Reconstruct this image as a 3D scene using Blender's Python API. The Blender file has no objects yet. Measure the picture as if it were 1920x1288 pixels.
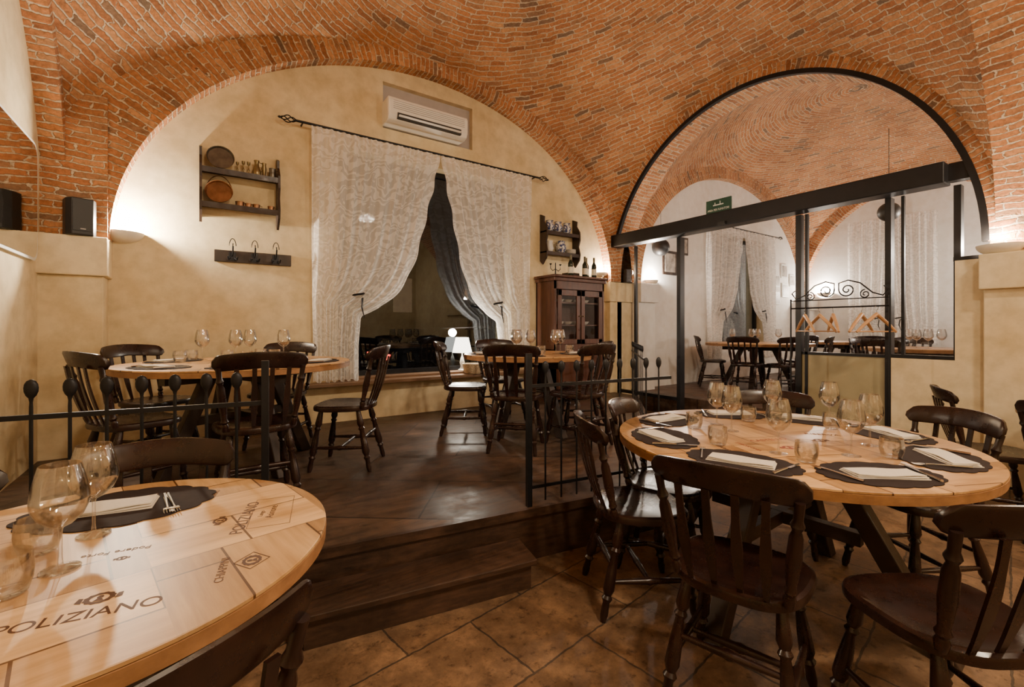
import bpy, math, random, bmesh
from mathutils import Vector, Matrix
random.seed(7)
C = bpy.context.scene.collection
pi = math.pi
# ------------------------------------------------------------------ materials
def newmat(name):
    m = bpy.data.materials.new(name); m.use_nodes = True
    nt = m.node_tree; nt.nodes.clear()
    return m, nt
def N(nt, t, **kw):
    n = nt.nodes.new(t)
    for k, v in kw.items(): setattr(n, k, v)
    return n
def L(nt, a, b): nt.links.new(a, b)
def mth(nt, op, a, b=None, c=None):
    n = N(nt, 'ShaderNodeMath', operation=op)
    for i, v in enumerate((a, b, c)):
        if v is None: continue
        if isinstance(v, (int, float)): n.inputs[i].default_value = v
        else: L(nt, v, n.inputs[i])
    return n.outputs[0]
def ramp(nt, fac, stops):
    r = N(nt, 'ShaderNodeValToRGB')
    el = r.color_ramp.elements
    while len(el) < len(stops): el.new(0.5)
    for e, (p, c) in zip(el, stops):
        e.position = p; e.color = (c[0], c[1], c[2], 1)
    if fac is not None: L(nt, fac, r.inputs[0])
    return r.outputs[0]
def noise(nt, scale, detail=4, vec=None, rough=0.55):
    n = N(nt, 'ShaderNodeTexNoise')
    n.inputs['Scale'].default_value = scale; n.inputs['Detail'].default_value = detail
    n.inputs['Roughness'].default_value = rough
    if vec is not None: L(nt, vec, n.inputs['Vector'])
    return n.outputs[0]
def mixc(nt, fac, a, b, mode='MIX'):
    n = N(nt, 'ShaderNodeMix', data_type='RGBA', blend_type=mode)
    if isinstance(fac, (int, float)): n.inputs[0].default_value = fac
    else: L(nt, fac, n.inputs[0])
    for i, v in ((6, a), (7, b)):
        if isinstance(v, tuple): n.inputs[i].default_value = (v[0], v[1], v[2], 1)
        else: L(nt, v, n.inputs[i])
    return n.outputs[2]
def pbsdf(nt, col, rough=0.5, metal=0.0, bump=None, bstr=0.2, bdist=0.01, **kw):
    p = N(nt, 'ShaderNodeBsdfPrincipled'); o = N(nt, 'ShaderNodeOutputMaterial')
    if isinstance(col, tuple): p.inputs['Base Color'].default_value = (col[0], col[1], col[2], 1)
    else: L(nt, col, p.inputs['Base Color'])
    if isinstance(rough, (int, float)): p.inputs['Roughness'].default_value = rough
    else: L(nt, rough, p.inputs['Roughness'])
    p.inputs['Metallic'].default_value = metal
    for k, v in kw.items(): p.inputs[k.replace('_', ' ')].default_value = v
    if bump is not None:
        b = N(nt, 'ShaderNodeBump'); b.inputs['Strength'].default_value = bstr
        b.inputs['Distance'].default_value = bdist
        L(nt, bump, b.inputs['Height']); L(nt, b.outputs[0], p.inputs['Normal'])
    L(nt, p.outputs[0], o.inputs[0])
    return p
def objco(nt): return N(nt, 'ShaderNodeTexCoord').outputs['Object']
def mapping(nt, vec, scale=(1, 1, 1), rot=(0, 0, 0), loc=(0, 0, 0)):
    m = N(nt, 'ShaderNodeMapping'); L(nt, vec, m.inputs[0])
    m.inputs['Scale'].default_value = scale; m.inputs['Rotation'].default_value = rot; m.inputs['Location'].default_value = loc
    return m.outputs[0]
def plain(name, col, rough=0.5, metal=0.0, var=0.15, scale=12, **kw):
    m, nt = newmat(name); co = objco(nt)
    f = noise(nt, scale, 4, co)
    c = ramp(nt, f, [(0.3, tuple(x*(1-var) for x in col)), (0.7, tuple(min(1, x*(1+var)) for x in col))])
    pbsdf(nt, c, rough, metal, bump=f, bstr=0.05, **kw)
    return m
def emis(name, col, s):
    m, nt = newmat(name); e = N(nt, 'ShaderNodeEmission'); o = N(nt, 'ShaderNodeOutputMaterial')
    e.inputs[0].default_value = (*col, 1); e.inputs[1].default_value = s
    L(nt, e.outputs[0], o.inputs[0]); return m

def brickmat(name, polar, h=0.054, bw=0.205):
    m, nt = newmat(name)
    uv = N(nt, 'ShaderNodeTexCoord').outputs['UV']; co = objco(nt)
    sp = N(nt, 'ShaderNodeSeparateXYZ'); L(nt, uv, sp.inputs[0])
    d1 = noise(nt, 4, 4, co)
    mv_ = mapping(nt, co, (1, 1, 1.3)); d2 = noise(nt, 13, 2, mv_)
    v = mth(nt, 'ADD', sp.outputs[1], mth(nt, 'MULTIPLY', mth(nt, 'SUBTRACT', d1, 0.5), 0.075))
    vr = mth(nt, 'DIVIDE', v, h); row = mth(nt, 'FLOOR', vr)
    u = sp.outputs[0]
    if polar: u = mth(nt, 'MULTIPLY', u, mth(nt, 'MULTIPLY', row, h))
    u = mth(nt, 'ADD', u, mth(nt, 'MULTIPLY', mth(nt, 'SUBTRACT', d2, 0.5), 0.09))
    wn = N(nt, 'ShaderNodeTexWhiteNoise', noise_dimensions='1D'); L(nt, row, wn.inputs['W'])
    off = wn.outputs[0] if polar else mth(nt, 'ADD', mth(nt, 'MULTIPLY', row, 0.5), mth(nt, 'MULTIPLY', wn.outputs[0], 0.25))
    ur = mth(nt, 'ADD', mth(nt, 'DIVIDE', u, bw), off)
    cell = mth(nt, 'FLOOR', ur)
    fx = mth(nt, 'FRACT', ur); fy = mth(nt, 'FRACT', vr)
    dx = mth(nt, 'MULTIPLY', mth(nt, 'MINIMUM', fx, mth(nt, 'SUBTRACT', 1.0, fx)), bw)
    dy = mth(nt, 'MULTIPLY', mth(nt, 'MINIMUM', fy, mth(nt, 'SUBTRACT', 1.0, fy)), h)
    d = mth(nt, 'MINIMUM', dx, dy)
    nf = noise(nt, 34, 5, co, .68)
    d = mth(nt, 'ADD', d, mth(nt, 'MULTIPLY', mth(nt, 'SUBTRACT', nf, 0.5), 0.026))
    mr = N(nt, 'ShaderNodeMapRange'); L(nt, d, mr.inputs[0])
    mr.inputs[1].default_value = 0.0030; mr.inputs[2].default_value = 0.0082
    fac = mr.outputs[0]
    cmb = N(nt, 'ShaderNodeCombineXYZ'); L(nt, row, cmb.inputs[0]); L(nt, cell, cmb.inputs[1])
    w2 = N(nt, 'ShaderNodeTexWhiteNoise', noise_dimensions='2D'); L(nt, cmb.outputs[0], w2.inputs['Vector'])
    bc = ramp(nt, w2.outputs[0], [(0.0, (0.33, 0.130, 0.052)), (0.25, (0.57, 0.245, 0.092)), (0.55, (0.45, 0.175, 0.066)),
                                  (0.82, (0.66, 0.33, 0.145)), (0.95, (0.38, 0.185, 0.09)), (1.0, (0.20, 0.13, 0.085))])
    big = noise(nt, 1.1, 4, co, .6)
    bc = mixc(nt, 1.0, bc, ramp(nt, big, [(0.3, (0.72, 0.72, 0.72)), (0.7, (1.18, 1.18, 1.14))]), 'MULTIPLY')
    bc = mixc(nt, 1.0, bc, ramp(nt, nf, [(0.3, (0.58, 0.56, 0.54)), (0.65, (1.18, 1.18, 1.18))]), 'MULTIPLY')
    mc = ramp(nt, big, [(0.3, (0.55, 0.42, 0.29)), (0.7, (0.80, 0.66, 0.48))])
    col = mixc(nt, fac, mc, bc)
    hgt = mth(nt, 'ADD', fac, mth(nt, 'MULTIPLY', nf, 0.7))
    pbsdf(nt, col, 0.85, bump=hgt, bstr=0.9, bdist=0.014)
    return m
brick_vault = brickmat('brick_vault', True)
brick_arch = brickmat('brick_arch', False)

def plastermat(name, a, b, k=.82):
    m, nt = newmat(name); co = objco(nt)
    f = noise(nt, 1.1, 7, co, 0.68); g = noise(nt, 7, 6, co, .6)
    c = ramp(nt, f, [(0.32, a), (0.66, b)])
    c = mixc(nt, 1.0, c, ramp(nt, g, [(0.28, (k, k*.98, k*.93)), (0.6, (1.03, 1.03, 1.03))]), 'MULTIPLY')
    pbsdf(nt, c, 0.8, bump=g, bstr=0.15, bdist=0.01)
    return m
plaster = plastermat('plaster_cream', (0.65, 0.505, 0.28), (0.82, 0.70, 0.465))
plaster_pale = plastermat('plaster_pale', (0.78, 0.75, 0.70), (0.87, 0.84, 0.80), .92)

def tilemat():
    m, nt = newmat('travertine_tile'); co = objco(nt)
    n0 = N(nt, 'ShaderNodeTexNoise'); L(nt, co, n0.inputs['Vector']); n0.inputs['Scale'].default_value = 18
    sc = N(nt, 'ShaderNodeVectorMath', operation='SCALE'); L(nt, n0.outputs['Color'], sc.inputs[0]); sc.inputs['Scale'].default_value = .018
    ad = N(nt, 'ShaderNodeVectorMath', operation='ADD'); L(nt, co, ad.inputs[0]); L(nt, sc.outputs[0], ad.inputs[1])
    v = mapping(nt, ad.outputs[0], (1, 1, 1), (0, 0, math.radians(-8)))
    b = N(nt, 'ShaderNodeTexBrick'); L(nt, v, b.inputs['Vector'])
    b.inputs['Scale'].default_value = 1.0; b.inputs['Brick Width'].default_value = 0.64
    b.inputs['Row Height'].default_value = 0.42; b.inputs['Mortar Size'].default_value = 0.005
    b.inputs['Color1'].default_value = (0.200, 0.122, 0.070, 1); b.inputs['Color2'].default_value = (0.135, 0.080, 0.045, 1)
    b.inputs['Mortar'].default_value = (0.055, 0.038, 0.026, 1)
    f = noise(nt, 4.0, 10, co, 0.76); g = noise(nt, 20, 7, co, .75)
    c = mixc(nt, 1.0, b.outputs[0], ramp(nt, f, [(0.33, (0.50, 0.45, 0.40)), (0.5, (1, 0.97, 0.93)), (0.66, (1.95, 1.9, 1.75))]), 'MULTIPLY')
    c = mixc(nt, 1.0, c, ramp(nt, g, [(0.36, (0.48, 0.44, 0.4)), (0.46, (1, 1, 1))]), 'MULTIPLY')
    h = mth(nt, 'SUBTRACT', g, b.outputs['Fac'])
    pbsdf(nt, c, ramp(nt, f, [(0.3, (0.36,)*3), (0.7, (0.6,)*3)]), bump=h, bstr=0.45, bdist=0.007)
    return m
tile = tilemat()
def brickt(nt, vec, plank, c1, c2, mo):
    b = N(nt, 'ShaderNodeTexBrick'); L(nt, vec, b.inputs['Vector']); b.inputs['Scale'].default_value = 1
    b.inputs['Brick Width'].default_value = plank[0]; b.inputs['Row Height'].default_value = plank[1]
    b.inputs['Mortar Size'].default_value = plank[2]
    for k, c in (('Color1', c1), ('Color2', c2), ('Mortar', mo)): b.inputs[k].default_value = (*c, 1)
    return b
def woodmat(name, c1, c2, rough=0.35, grain=(2, 30, 30), plank=None, prot=0, bumps=0.1, worn=0):
    m, nt = newmat(name); co = objco(nt)
    v = mapping(nt, co, grain, (0, 0, prot)); f = noise(nt, 1.5, 6, v, 0.6)
    c = ramp(nt, f, [(0.3, c1), (0.7, c2)])
    h = f
    w = noise(nt, 2.5, 8, co, .76)
    if plank:
        v2 = mapping(nt, co, (1, 1, 1), (0, 0, prot))
        b = brickt(nt, v2, plank, (1.22, 1.18, 1.12), (0.72, 0.70, 0.68), (0.20, 0.16, 0.14))
        c = mixc(nt, 1.0, c, b.outputs[0], 'MULTIPLY'); h = mth(nt, 'SUBTRACT', f, b.outputs['Fac'])
    if worn:
        c = mixc(nt, 1.0, c, ramp(nt, w, [(0.34, (.5, .5, .5)), (0.66, (1.8, 1.72, 1.6))]), 'MULTIPLY')
    r = ramp(nt, w, [(0.34, (rough*0.7,)*3), (0.66, (min(1, rough*1.6),)*3)])
    pbsdf(nt, c, r, bump=h, bstr=bumps, bdist=0.004)
    return m
def cratemat(name, c1, c2, prot, seed, rough=.4, S=.42):
    m, nt = newmat(name); co = objco(nt)
    base = mapping(nt, co, (1, 1, 1), (0, 0, prot), (seed, seed*.7, 0))
    rot90 = mapping(nt, base, (1, 1, 1), (0, 0, pi/2), (.13, .07, 0))
    ck = N(nt, 'ShaderNodeTexChecker'); L(nt, base, ck.inputs[0]); ck.inputs['Scale'].default_value = 1/S
    outs = []; hs = []
    for vec, s, tint in ((base, 3.1, (1.06, 1.04, 1.02)), (rot90, 9.7, (.84, .79, .72))):
        g = noise(nt, 1.6, 7, mapping(nt, vec, (2.2, 26, 26), (0, 0, 0), (s, s, 0)), .62)
        b = brickt(nt, vec, (S, S/2, .003), (1.12, 1.08, 1.02), (0.70, 0.61, 0.51), (0.20, 0.13, 0.08))
        kn = noise(nt, 1.2, 2, mapping(nt, vec, (2, 6, 6), (0, 0, 0), (s, 0, 0)))
        c = ramp(nt, g, [(0.28, c1), (0.72, c2)])
        c = mixc(nt, 1.0, c, b.outputs[0], 'MULTIPLY')
        c = mixc(nt, 1.0, c, tint, 'MULTIPLY')
        c = mixc(nt, 1.0, c, ramp(nt, kn, [(.35, (.80, .73, .64)), (.6, (1.05, 1.05, 1.05))]), 'MULTIPLY')
        outs.append(c); hs.append(mth(nt, 'SUBTRACT', mth(nt, 'MULTIPLY', g, .3), b.outputs['Fac']))
    c = mixc(nt, ck.outputs['Fac'], outs[0], outs[1])
    pbsdf(nt, c, rough, bump=hs[0], bstr=.1, bdist=.003)
    return m
wood_floor = woodmat('platform_wood', (0.036, 0.022, 0.015), (0.098, 0.061, 0.041), 0.42, (3, 14, 14), (1.25, 0.62, 0.006), math.radians(37), 0.3, 1)
wood_step = woodmat('step_wood', (0.022, 0.011, 0.007), (0.062, 0.032, 0.019), 0.42, (2, 30, 30), None, math.radians(9), 0.2, 1)
wood_chair = woodmat('chair_wood', (0.010, 0.004, 0.003), (0.030, 0.0115, 0.0075), 0.26, (6, 6, 2))
wood_dark = woodmat('dark_wood', (0.016, 0.008, 0.005), (0.042, 0.021, 0.012), 0.4, (6, 6, 2))
wood_cab = woodmat('cabinet_wood', (0.055, 0.019, 0.010), (0.125, 0.046, 0.023), 0.35, (14, 14, 2))
wood_top = cratemat('crate_wood', (0.54, 0.34, 0.155), (0.80, 0.57, 0.31), math.radians(-10)+.5, .31)
wood_top2 = cratemat('crate_wood_warm', (0.50, 0.30, 0.135), (0.74, 0.50, 0.255), math.radians(28), .77, .36)
wood_rim = woodmat('rim_wood', (0.26, 0.125, 0.05), (0.42, 0.215, 0.088), 0.4, (12, 12, 20))
wood_sill = woodmat('sill_wood', (0.15, 0.085, 0.045), (0.26, 0.155, 0.085), 0.45, (3, 20, 20))
wood_hanger = woodmat('hanger_wood', (0.50, 0.27, 0.12), (0.66, 0.38, 0.18), 0.35, (4, 4, 20))
iron = plain('wrought_iron', (0.018, 0.019, 0.023), 0.45, 0.6)
steel_frame = plain('black_frame', (0.012, 0.012, 0.014), 0.4, 0.4)
black_plastic = plain('black_plastic', (0.012, 0.012, 0.013), 0.45)
white_plastic = plain('ac_plastic', (0.90, 0.88, 0.83), 0.4, 0, 0.02)
niche_paint = plain('niche_paint', (0.45, 0.42, 0.42), 0.8, 0, 0.05)
grey_slot = plain('slot_grey', (0.03, 0.03, 0.03), 0.6)
matmat = plain('placemat_vinyl', (0.030, 0.021, 0.021), 0.85, 0, 0.1, 60, Specular_IOR_Level=.2)
cloth = plain('napkin_cloth', (0.76, 0.70, 0.60), 0.85, 0, 0.04, 80)
chrome = plain('cutlery_steel', (0.62, 0.60, 0.57), 0.18, 1.0, 0.03)
copper = plain('old_copper', (0.32, 0.17, 0.09), 0.38, 0.9, 0.3)
brass = plain('aged_brass', (0.26, 0.20, 0.10), 0.35, 0.9, 0.25)
pewter = plain('dark_pewter', (0.17, 0.155, 0.13), 0.38, 0.9, 0.3)
ceramic = plain('white_ceramic', (0.72, 0.70, 0.65), 0.25, 0, 0.04)
sconce_plaster = plain('sconce_plaster', (0.84, 0.77, 0.64), 0.7, 0, 0.04)
bottle_glass = plain('bottle_glass', (0.012, 0.02, 0.012), 0.12)
foil = plain('bottle_foil', (0.10, 0.085, 0.05), 0.35, 0.6)
paper = plain('label_paper', (0.76, 0.72, 0.60), 0.7)
green = plain('sign_green', (0.008, 0.06, 0.036), 0.5)
whitep = plain('white_paint', (0.80, 0.80, 0.76), 0.5, 0, 0.02)
ink = plain('burnt_ink', (0.09, 0.035, 0.016), 0.6)
inkred = plain('stamp_red', (0.26, 0.04, 0.025), 0.6)
wicker = plain('wicker', (0.55, 0.43, 0.28), 0.8, 0, 0.4, 60)
asphalt = plain('asphalt', (0.03, 0.03, 0.035), 0.4, 0, 0.3, 20)
facade = plain('night_facade', (0.022, 0.022, 0.028), 0.9, 0, 0.4, 2)
carpaint = plain('car_paint', (0.05, 0.055, 0.07), 0.25, 0.3)
carglass = plain('car_glass', (0.01, 0.01, 0.012), 0.05)
rubber = plain('tyre_rubber', (0.01, 0.01, 0.01), 0.8)
shade_mat = emis('lit_shade', (1.0, 0.90, 0.74), 6.0)
bulb_mat = emis('lamp_bulb', (1.0, 0.86, 0.66), 25.0)
red_lamp = emis('tail_lamp_red', (1.0, 0.06, 0.03), 10.0)
white_lamp = emis('head_lamp_white', (1.0, 0.9, 0.75), 12.0)
lit_win = emis('lit_window', (1.0, 0.62, 0.34), .12)
picture_mat = plain('picture_print_paper', (0.34, 0.30, 0.26), 0.5, 0, 0.6, 9)
def bluewhite():
    m, nt = newmat('blue_white_ceramic'); co = objco(nt)
    f = noise(nt, 34, 2, co); c = ramp(nt, f, [(0.48, (0.66, 0.65, 0.62)), (0.54, (0.05, 0.07, 0.20))])
    pbsdf(nt, c, 0.2); return m
bluewh = bluewhite()
def panemat(name, tint, k=0.09, amt=.35, blend=.25, gcol=(1, 1, 1)):
    m, nt = newmat(name); t = N(nt, 'ShaderNodeBsdfTransparent'); g = N(nt, 'ShaderNodeBsdfGlossy')
    t.inputs[0].default_value = (*tint, 1); g.inputs['Roughness'].default_value = 0.01; g.inputs['Color'].default_value = (*gcol, 1)
    fr = N(nt, 'ShaderNodeLayerWeight'); fr.inputs[0].default_value = blend
    f = mth(nt, 'ADD', mth(nt, 'MULTIPLY', fr.outputs[0], amt), k)
    mx = N(nt, 'ShaderNodeMixShader'); o = N(nt, 'ShaderNodeOutputMaterial')
    L(nt, f, mx.inputs[0]); L(nt, t.outputs[0], mx.inputs[1]); L(nt, g.outputs[0], mx.inputs[2]); L(nt, mx.outputs[0], o.inputs[0])
    return m
pane = panemat('pane_glass', (0.94, 0.94, 0.94), 0.02)
glass = panemat('clear_glass', (0.965, 0.965, 0.965), 0.09, .62, .34)
winglass = panemat('window_glass', (0.42, 0.46, 0.54), 0.08, .4, .25, (.78, .88, 1.0))
frost = plain('lower_panel_film', (0.40, 0.35, 0.21), 0.3, 0, 0.12, 3)
mirror_m = plain('mirror_silver', (0.80, 0.78, 0.74), 0.02, 1.0, 0.01)
def lacemat():
    m, nt = newmat('lace_curtain_cloth'); uv = N(nt, 'ShaderNodeTexCoord').outputs['UV']
    nz = N(nt, 'ShaderNodeTexNoise'); L(nt, uv, nz.inputs['Vector']); nz.inputs['Scale'].default_value = 6; nz.inputs['Detail'].default_value = 1
    vm = N(nt, 'ShaderNodeVectorMath', operation='ADD'); L(nt, uv, vm.inputs[0])
    sc = N(nt, 'ShaderNodeVectorMath', operation='SCALE'); L(nt, nz.outputs['Color'], sc.inputs[0]); sc.inputs['Scale'].default_value = 0.4
    L(nt, sc.outputs[0], vm.inputs[1])
    w = N(nt, 'ShaderNodeTexWave', wave_type='RINGS'); L(nt, vm.outputs[0], w.inputs['Vector']); w.inputs['Scale'].default_value = 3.2
    w.inputs['Distortion'].default_value = 11; w.inputs['Detail'].default_value = 1; w.inputs['Detail Scale'].default_value = 1.6
    pat = ramp(nt, w.outputs['Fac'], [(0.48, (0, 0, 0)), (0.6, (1, 1, 1))])
    fac = mth(nt, 'ADD', mth(nt, 'MULTIPLY', pat, 0.24), 0.68)
    d = N(nt, 'ShaderNodeBsdfDiffuse'); d.inputs[0].default_value = (0.97, 0.94, 0.90, 1)
    t = N(nt, 'ShaderNodeBsdfTranslucent'); t.inputs[0].default_value = (0.97, 0.95, 0.92, 1)
    m1 = N(nt, 'ShaderNodeMixShader'); m1.inputs[0].default_value = 0.33; L(nt, d.outputs[0], m1.inputs[1]); L(nt, t.outputs[0], m1.inputs[2])
    tr_ = N(nt, 'ShaderNodeBsdfTransparent'); m2 = N(nt, 'ShaderNodeMixShader'); L(nt, fac, m2.inputs[0])
    L(nt, tr_.outputs[0], m2.inputs[1]); L(nt, m1.outputs[0], m2.inputs[2])
    o = N(nt, 'ShaderNodeOutputMaterial'); L(nt, m2.outputs[0], o.inputs[0]); return m
lace = lacemat()

# ------------------------------------------------------------------ geometry helpers
def gbox(x0, x1, y0, y1, z0, z1):
    v = [(x, y, z) for z in (z0, z1) for y in (y0, y1) for x in (x0, x1)]
    return v, [(0, 2, 3, 1), (4, 5, 7, 6), (0, 1, 5, 4), (2, 6, 7, 3), (0, 4, 6, 2), (1, 3, 7, 5)]
def join(*gs):
    V, F = [], []
    for v, f in gs:
        n = len(V); V += list(v); F += [tuple(i+n for i in q) for q in f]
    return V, F
def tr(g, mat): return [tuple(mat @ Vector(p)) for p in g[0]], g[1]
def mv(g, x, y, z, rz=0, s=1): return tr(g, Matrix.Translation((x, y, z)) @ Matrix.Rotation(rz, 4, 'Z') @ Matrix.Scale(s, 4))
def lathe(prof, seg=20):
    V, F = [], []
    for r, z in prof:
        for i in range(seg):
            a = 2*pi*i/seg; V.append((r*math.cos(a), r*math.sin(a), z))
    for j in range(len(prof)-1):
        for i in range(seg):
            k = (i+1) % seg
            F.append((j*seg+i, j*seg+k, (j+1)*seg+k, (j+1)*seg+i))
    F.append(tuple(range(seg-1, -1, -1))); n = (len(prof)-1)*seg
    F.append(tuple(range(n, n+seg)))
    return V, F
def turned(p0, p1, prof, seg=12):
    p0 = Vector(p0); p1 = Vector(p1); d = p1-p0; ln_ = d.length
    q = d.to_track_quat('Z', 'Y').to_matrix().to_4x4()
    return tr(lathe([(r, t*ln_) for t, r in prof], seg), Matrix.Translation(p0) @ q)
def tube(pts, r, seg=8):
    V, F = [], []; P_ = [Vector(p) for p in pts]; n = len(P_)
    up = Vector((0, 0, 1))
    for i, p in enumerate(P_):
        t = (P_[min(i+1, n-1)]-P_[max(i-1, 0)]).normalized()
        a = t.cross(up)
        if a.length < 0.1: a = t.cross(Vector((1, 0, 0)))
        a.normalize(); b = a.cross(t)
        rr = r[i] if isinstance(r, (list, tuple)) else r
        for k in range(seg):
            th = 2*pi*k/seg; V.append(tuple(p+a*math.cos(th)*rr+b*math.sin(th)*rr))
    for i in range(n-1):
        for k in range(seg):
            m = (k+1) % seg; F.append((i*seg+k, i*seg+m, (i+1)*seg+m, (i+1)*seg+k))
    F.append(tuple(range(seg))); F.append(tuple(range((n-1)*seg+seg-1, (n-1)*seg-1, -1)))
    return V, F
def prism(pts, z0, z1):
    n = len(pts); V = [(x, y, z0) for x, y in pts]+[(x, y, z1) for x, y in pts]
    F = [tuple(range(n-1, -1, -1)), tuple(range(n, 2*n))]
    for i in range(n): k = (i+1) % n; F.append((i, k, n+k, n+i))
    return V, F
def rings(outline, layers):
    n = len(outline); V = []; F = []
    for s, z in layers: V += [(x*s, y*s, z) for x, y in outline]
    for j in range(len(layers)-1):
        for i in range(n): k = (i+1) % n; F.append((j*n+i, j*n+k, (j+1)*n+k, (j+1)*n+i))
    F.append(tuple(range(n-1, -1, -1))); m = (len(layers)-1)*n; F.append(tuple(range(m, m+n)))
    return V, F
def mesh(name, g, mat, smooth=False, uvs=None):
    me = bpy.data.meshes.new(name); me.from_pydata([tuple(v) for v in g[0]], [], [tuple(f) for f in g[1]])
    me.materials.append(mat)
    if uvs:
        l = me.uv_layers.new(name='UVMap')
        i = 0
        for f in uvs:
            for c in f: l.data[i].uv = c; i += 1
    else:
        bm = bmesh.new(); bm.from_mesh(me); bmesh.ops.recalc_face_normals(bm, faces=bm.faces); bm.to_mesh(me); bm.free()
    if smooth:
        for p in me.polygons: p.use_smooth = True
        try: me.set_sharp_from_angle(angle=math.radians(40))
        except Exception: pass
    me.update(); return me
def ob(name, me, loc=(0, 0, 0), rz=0, parent=None):
    o = bpy.data.objects.new(name, me); o.location = loc; o.rotation_euler = (0, 0, rz)
    if parent: o.parent = parent
    C.objects.link(o); return o
def tag(o, label, cat, group=None):
    o['label'] = label; o['category'] = cat
    if group: o['group'] = group
    return o
def top(name, g, mat, label, cat, smooth=False, group=None, loc=(0, 0, 0), rz=0, bevel=0):
    o = ob(name, mesh(name, g, mat, smooth), loc, rz); tag(o, label, cat, group)
    if bevel: bev(o, bevel)
    return o
def bev(o, w, s=2):
    b = o.modifiers.new('bevel', 'BEVEL'); b.width = w; b.segments = s; b.limit_method = 'ANGLE'
def struct(name, g, mat, label, smooth=False, uvs=None):
    o = ob(name, mesh(name, g, mat, smooth, uvs)); o['kind'] = 'structure'; o['label'] = label; o['category'] = name.split('_')[0]
    return o
def thing(name, parts, loc, rz, label, cat, group=None):
    root = ob(name, None, loc, rz); root.empty_display_size = 0.05; tag(root, label, cat, group)
    made = []
    for p in parts:
        par = root if len(p) < 3 or p[2] is None else made[p[2]]
        made.append(ob(p[0], p[1], parent=par))
    return root

# ------------------------------------------------------------------ room shell
ZS = 2.10; P = 0.30
struct('floor', gbox(-1.3, 13, -2.8, 5.8, -0.1, 0), tile, 'brown travertine tiled floor')
def boxes_with_holes(a0, a1, z0, z1, holes, make):
    xs = sorted(set([a0, a1]+[h[0] for h in holes]+[h[1] for h in holes]))
    zs = sorted(set([z0, z1]+[h[2] for h in holes]+[h[3] for h in holes]))
    gs = []
    for i in range(len(xs)-1):
        for j in range(len(zs)-1):
            cx = (xs[i]+xs[i+1])/2; cz = (zs[j]+zs[j+1])/2
            if any(h[0] < cx < h[1] and h[2] < cz < h[3] for h in holes): continue
            gs.append(make(xs[i], xs[i+1], zs[j], zs[j+1]))
    return join(*gs)
W1 = (1.28, 3.62, 0.78, 3.38); W2 = (8.5, 10.6, 0.9, 3.3); NI = (1.79, 3.00, 3.72, 4.27)
struct('wall_back', boxes_with_holes(-1.3, 13, 0, 6, [W1, W2, NI], lambda a, b, c, d: gbox(a, b, 5.3, 5.62, c, d)), plaster, 'cream plastered wall with window opening')
struct('trim_1', gbox(NI[0]-.01, NI[1]+.01, 5.38, 5.6, NI[2]-.01, NI[3]+.01), niche_paint, 'pale shallow recess behind air conditioner')
struct('wall_left', gbox(-1.3, -1.05, -2.8, 5.3, 0, 6), plaster, 'cream plastered side wall')
struct('wall_front', gbox(-1.3, 13, -2.9, -2.6, 0, 6), plaster, 'cream plastered wall')
struct('wall_right', join(gbox(5.65, 5.95, -2.6, 0.92, 0, 2.0), gbox(5.65, 5.9, 0.9, 1.127, 0, 1.96), gbox(5.65, 5.9, 1.127, 1.60, 0, 1.055), gbox(5.65, 5.95, -2.6, -0.2, 2.0, 6)), plaster, 'cream parapet and pier wall under glazed arch')
struct('wall_far', gbox(12.5, 12.8, 0.6, 5.3, 0, 6), plaster_pale, 'pale plastered end wall of second dining room')
struct('wall_back_second', boxes_with_holes(6.02, 12.5, P, 5, [W2], lambda a, b, c, d: gbox(a, b, 5.285, 5.302, c, d)), plaster_pale, 'pale plastered window wall of second dining room')
struct('wall_second', gbox(5.95, 12.5, 0.5, 0.75, 0, 6), plaster_pale, 'pale plastered wall of second dining room')
struct('ceiling_rear', gbox(-1.3, 5.95, -2.8, -0.15, 4.7, 4.8), plaster, 'plastered ceiling')

def vault(name, x0, x1, y0, y1, label):
    cx, cy, a, b = (x0+x1)/2, (y0+y1)/2, (x1-x0)/2, (y1-y0)/2
    n = 90; m = 80; Cc = 2.36/math.sqrt(.5)
    V = []; uvv = []
    crown = Vector((cx, cy, ZS+Cc))
    for j in range(m+1):
        t = math.sin(pi/2*(2*j/m-1))
        for i in range(n+1):
            s = math.sin(pi/2*(2*i/n-1))
            p = Vector((cx+a*s, cy+b*t, ZS+Cc*math.sqrt(max(0, 1-(s*s+t*t)/2))))
            V.append(tuple(p)); uvv.append((math.atan2(p.x-cx, p.y-cy), (p-crown).length))
    F = []; U = []
    for j in range(m):
        for i in range(n):
            q = (j*(n+1)+i, (j+1)*(n+1)+i, (j+1)*(n+1)+i+1, j*(n+1)+i+1)
            F.append(q); us = [uvv[k] for k in q]; th = [u[0] for u in us]
            if max(th)-min(th) > pi: us = [(u[0]+2*pi if u[0] < 0 else u[0], u[1]) for u in us]
            U.append(us)
    return struct(name, (V, F), brick_vault, label, True, U)
vault('ceiling', -0.95, 5.65, 0.85, 5.3, 'red brick domed sail vault')
vault('ceiling_second', 6.0, 12.5, 0.85, 5.3, 'red brick domed vault of second room')

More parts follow.
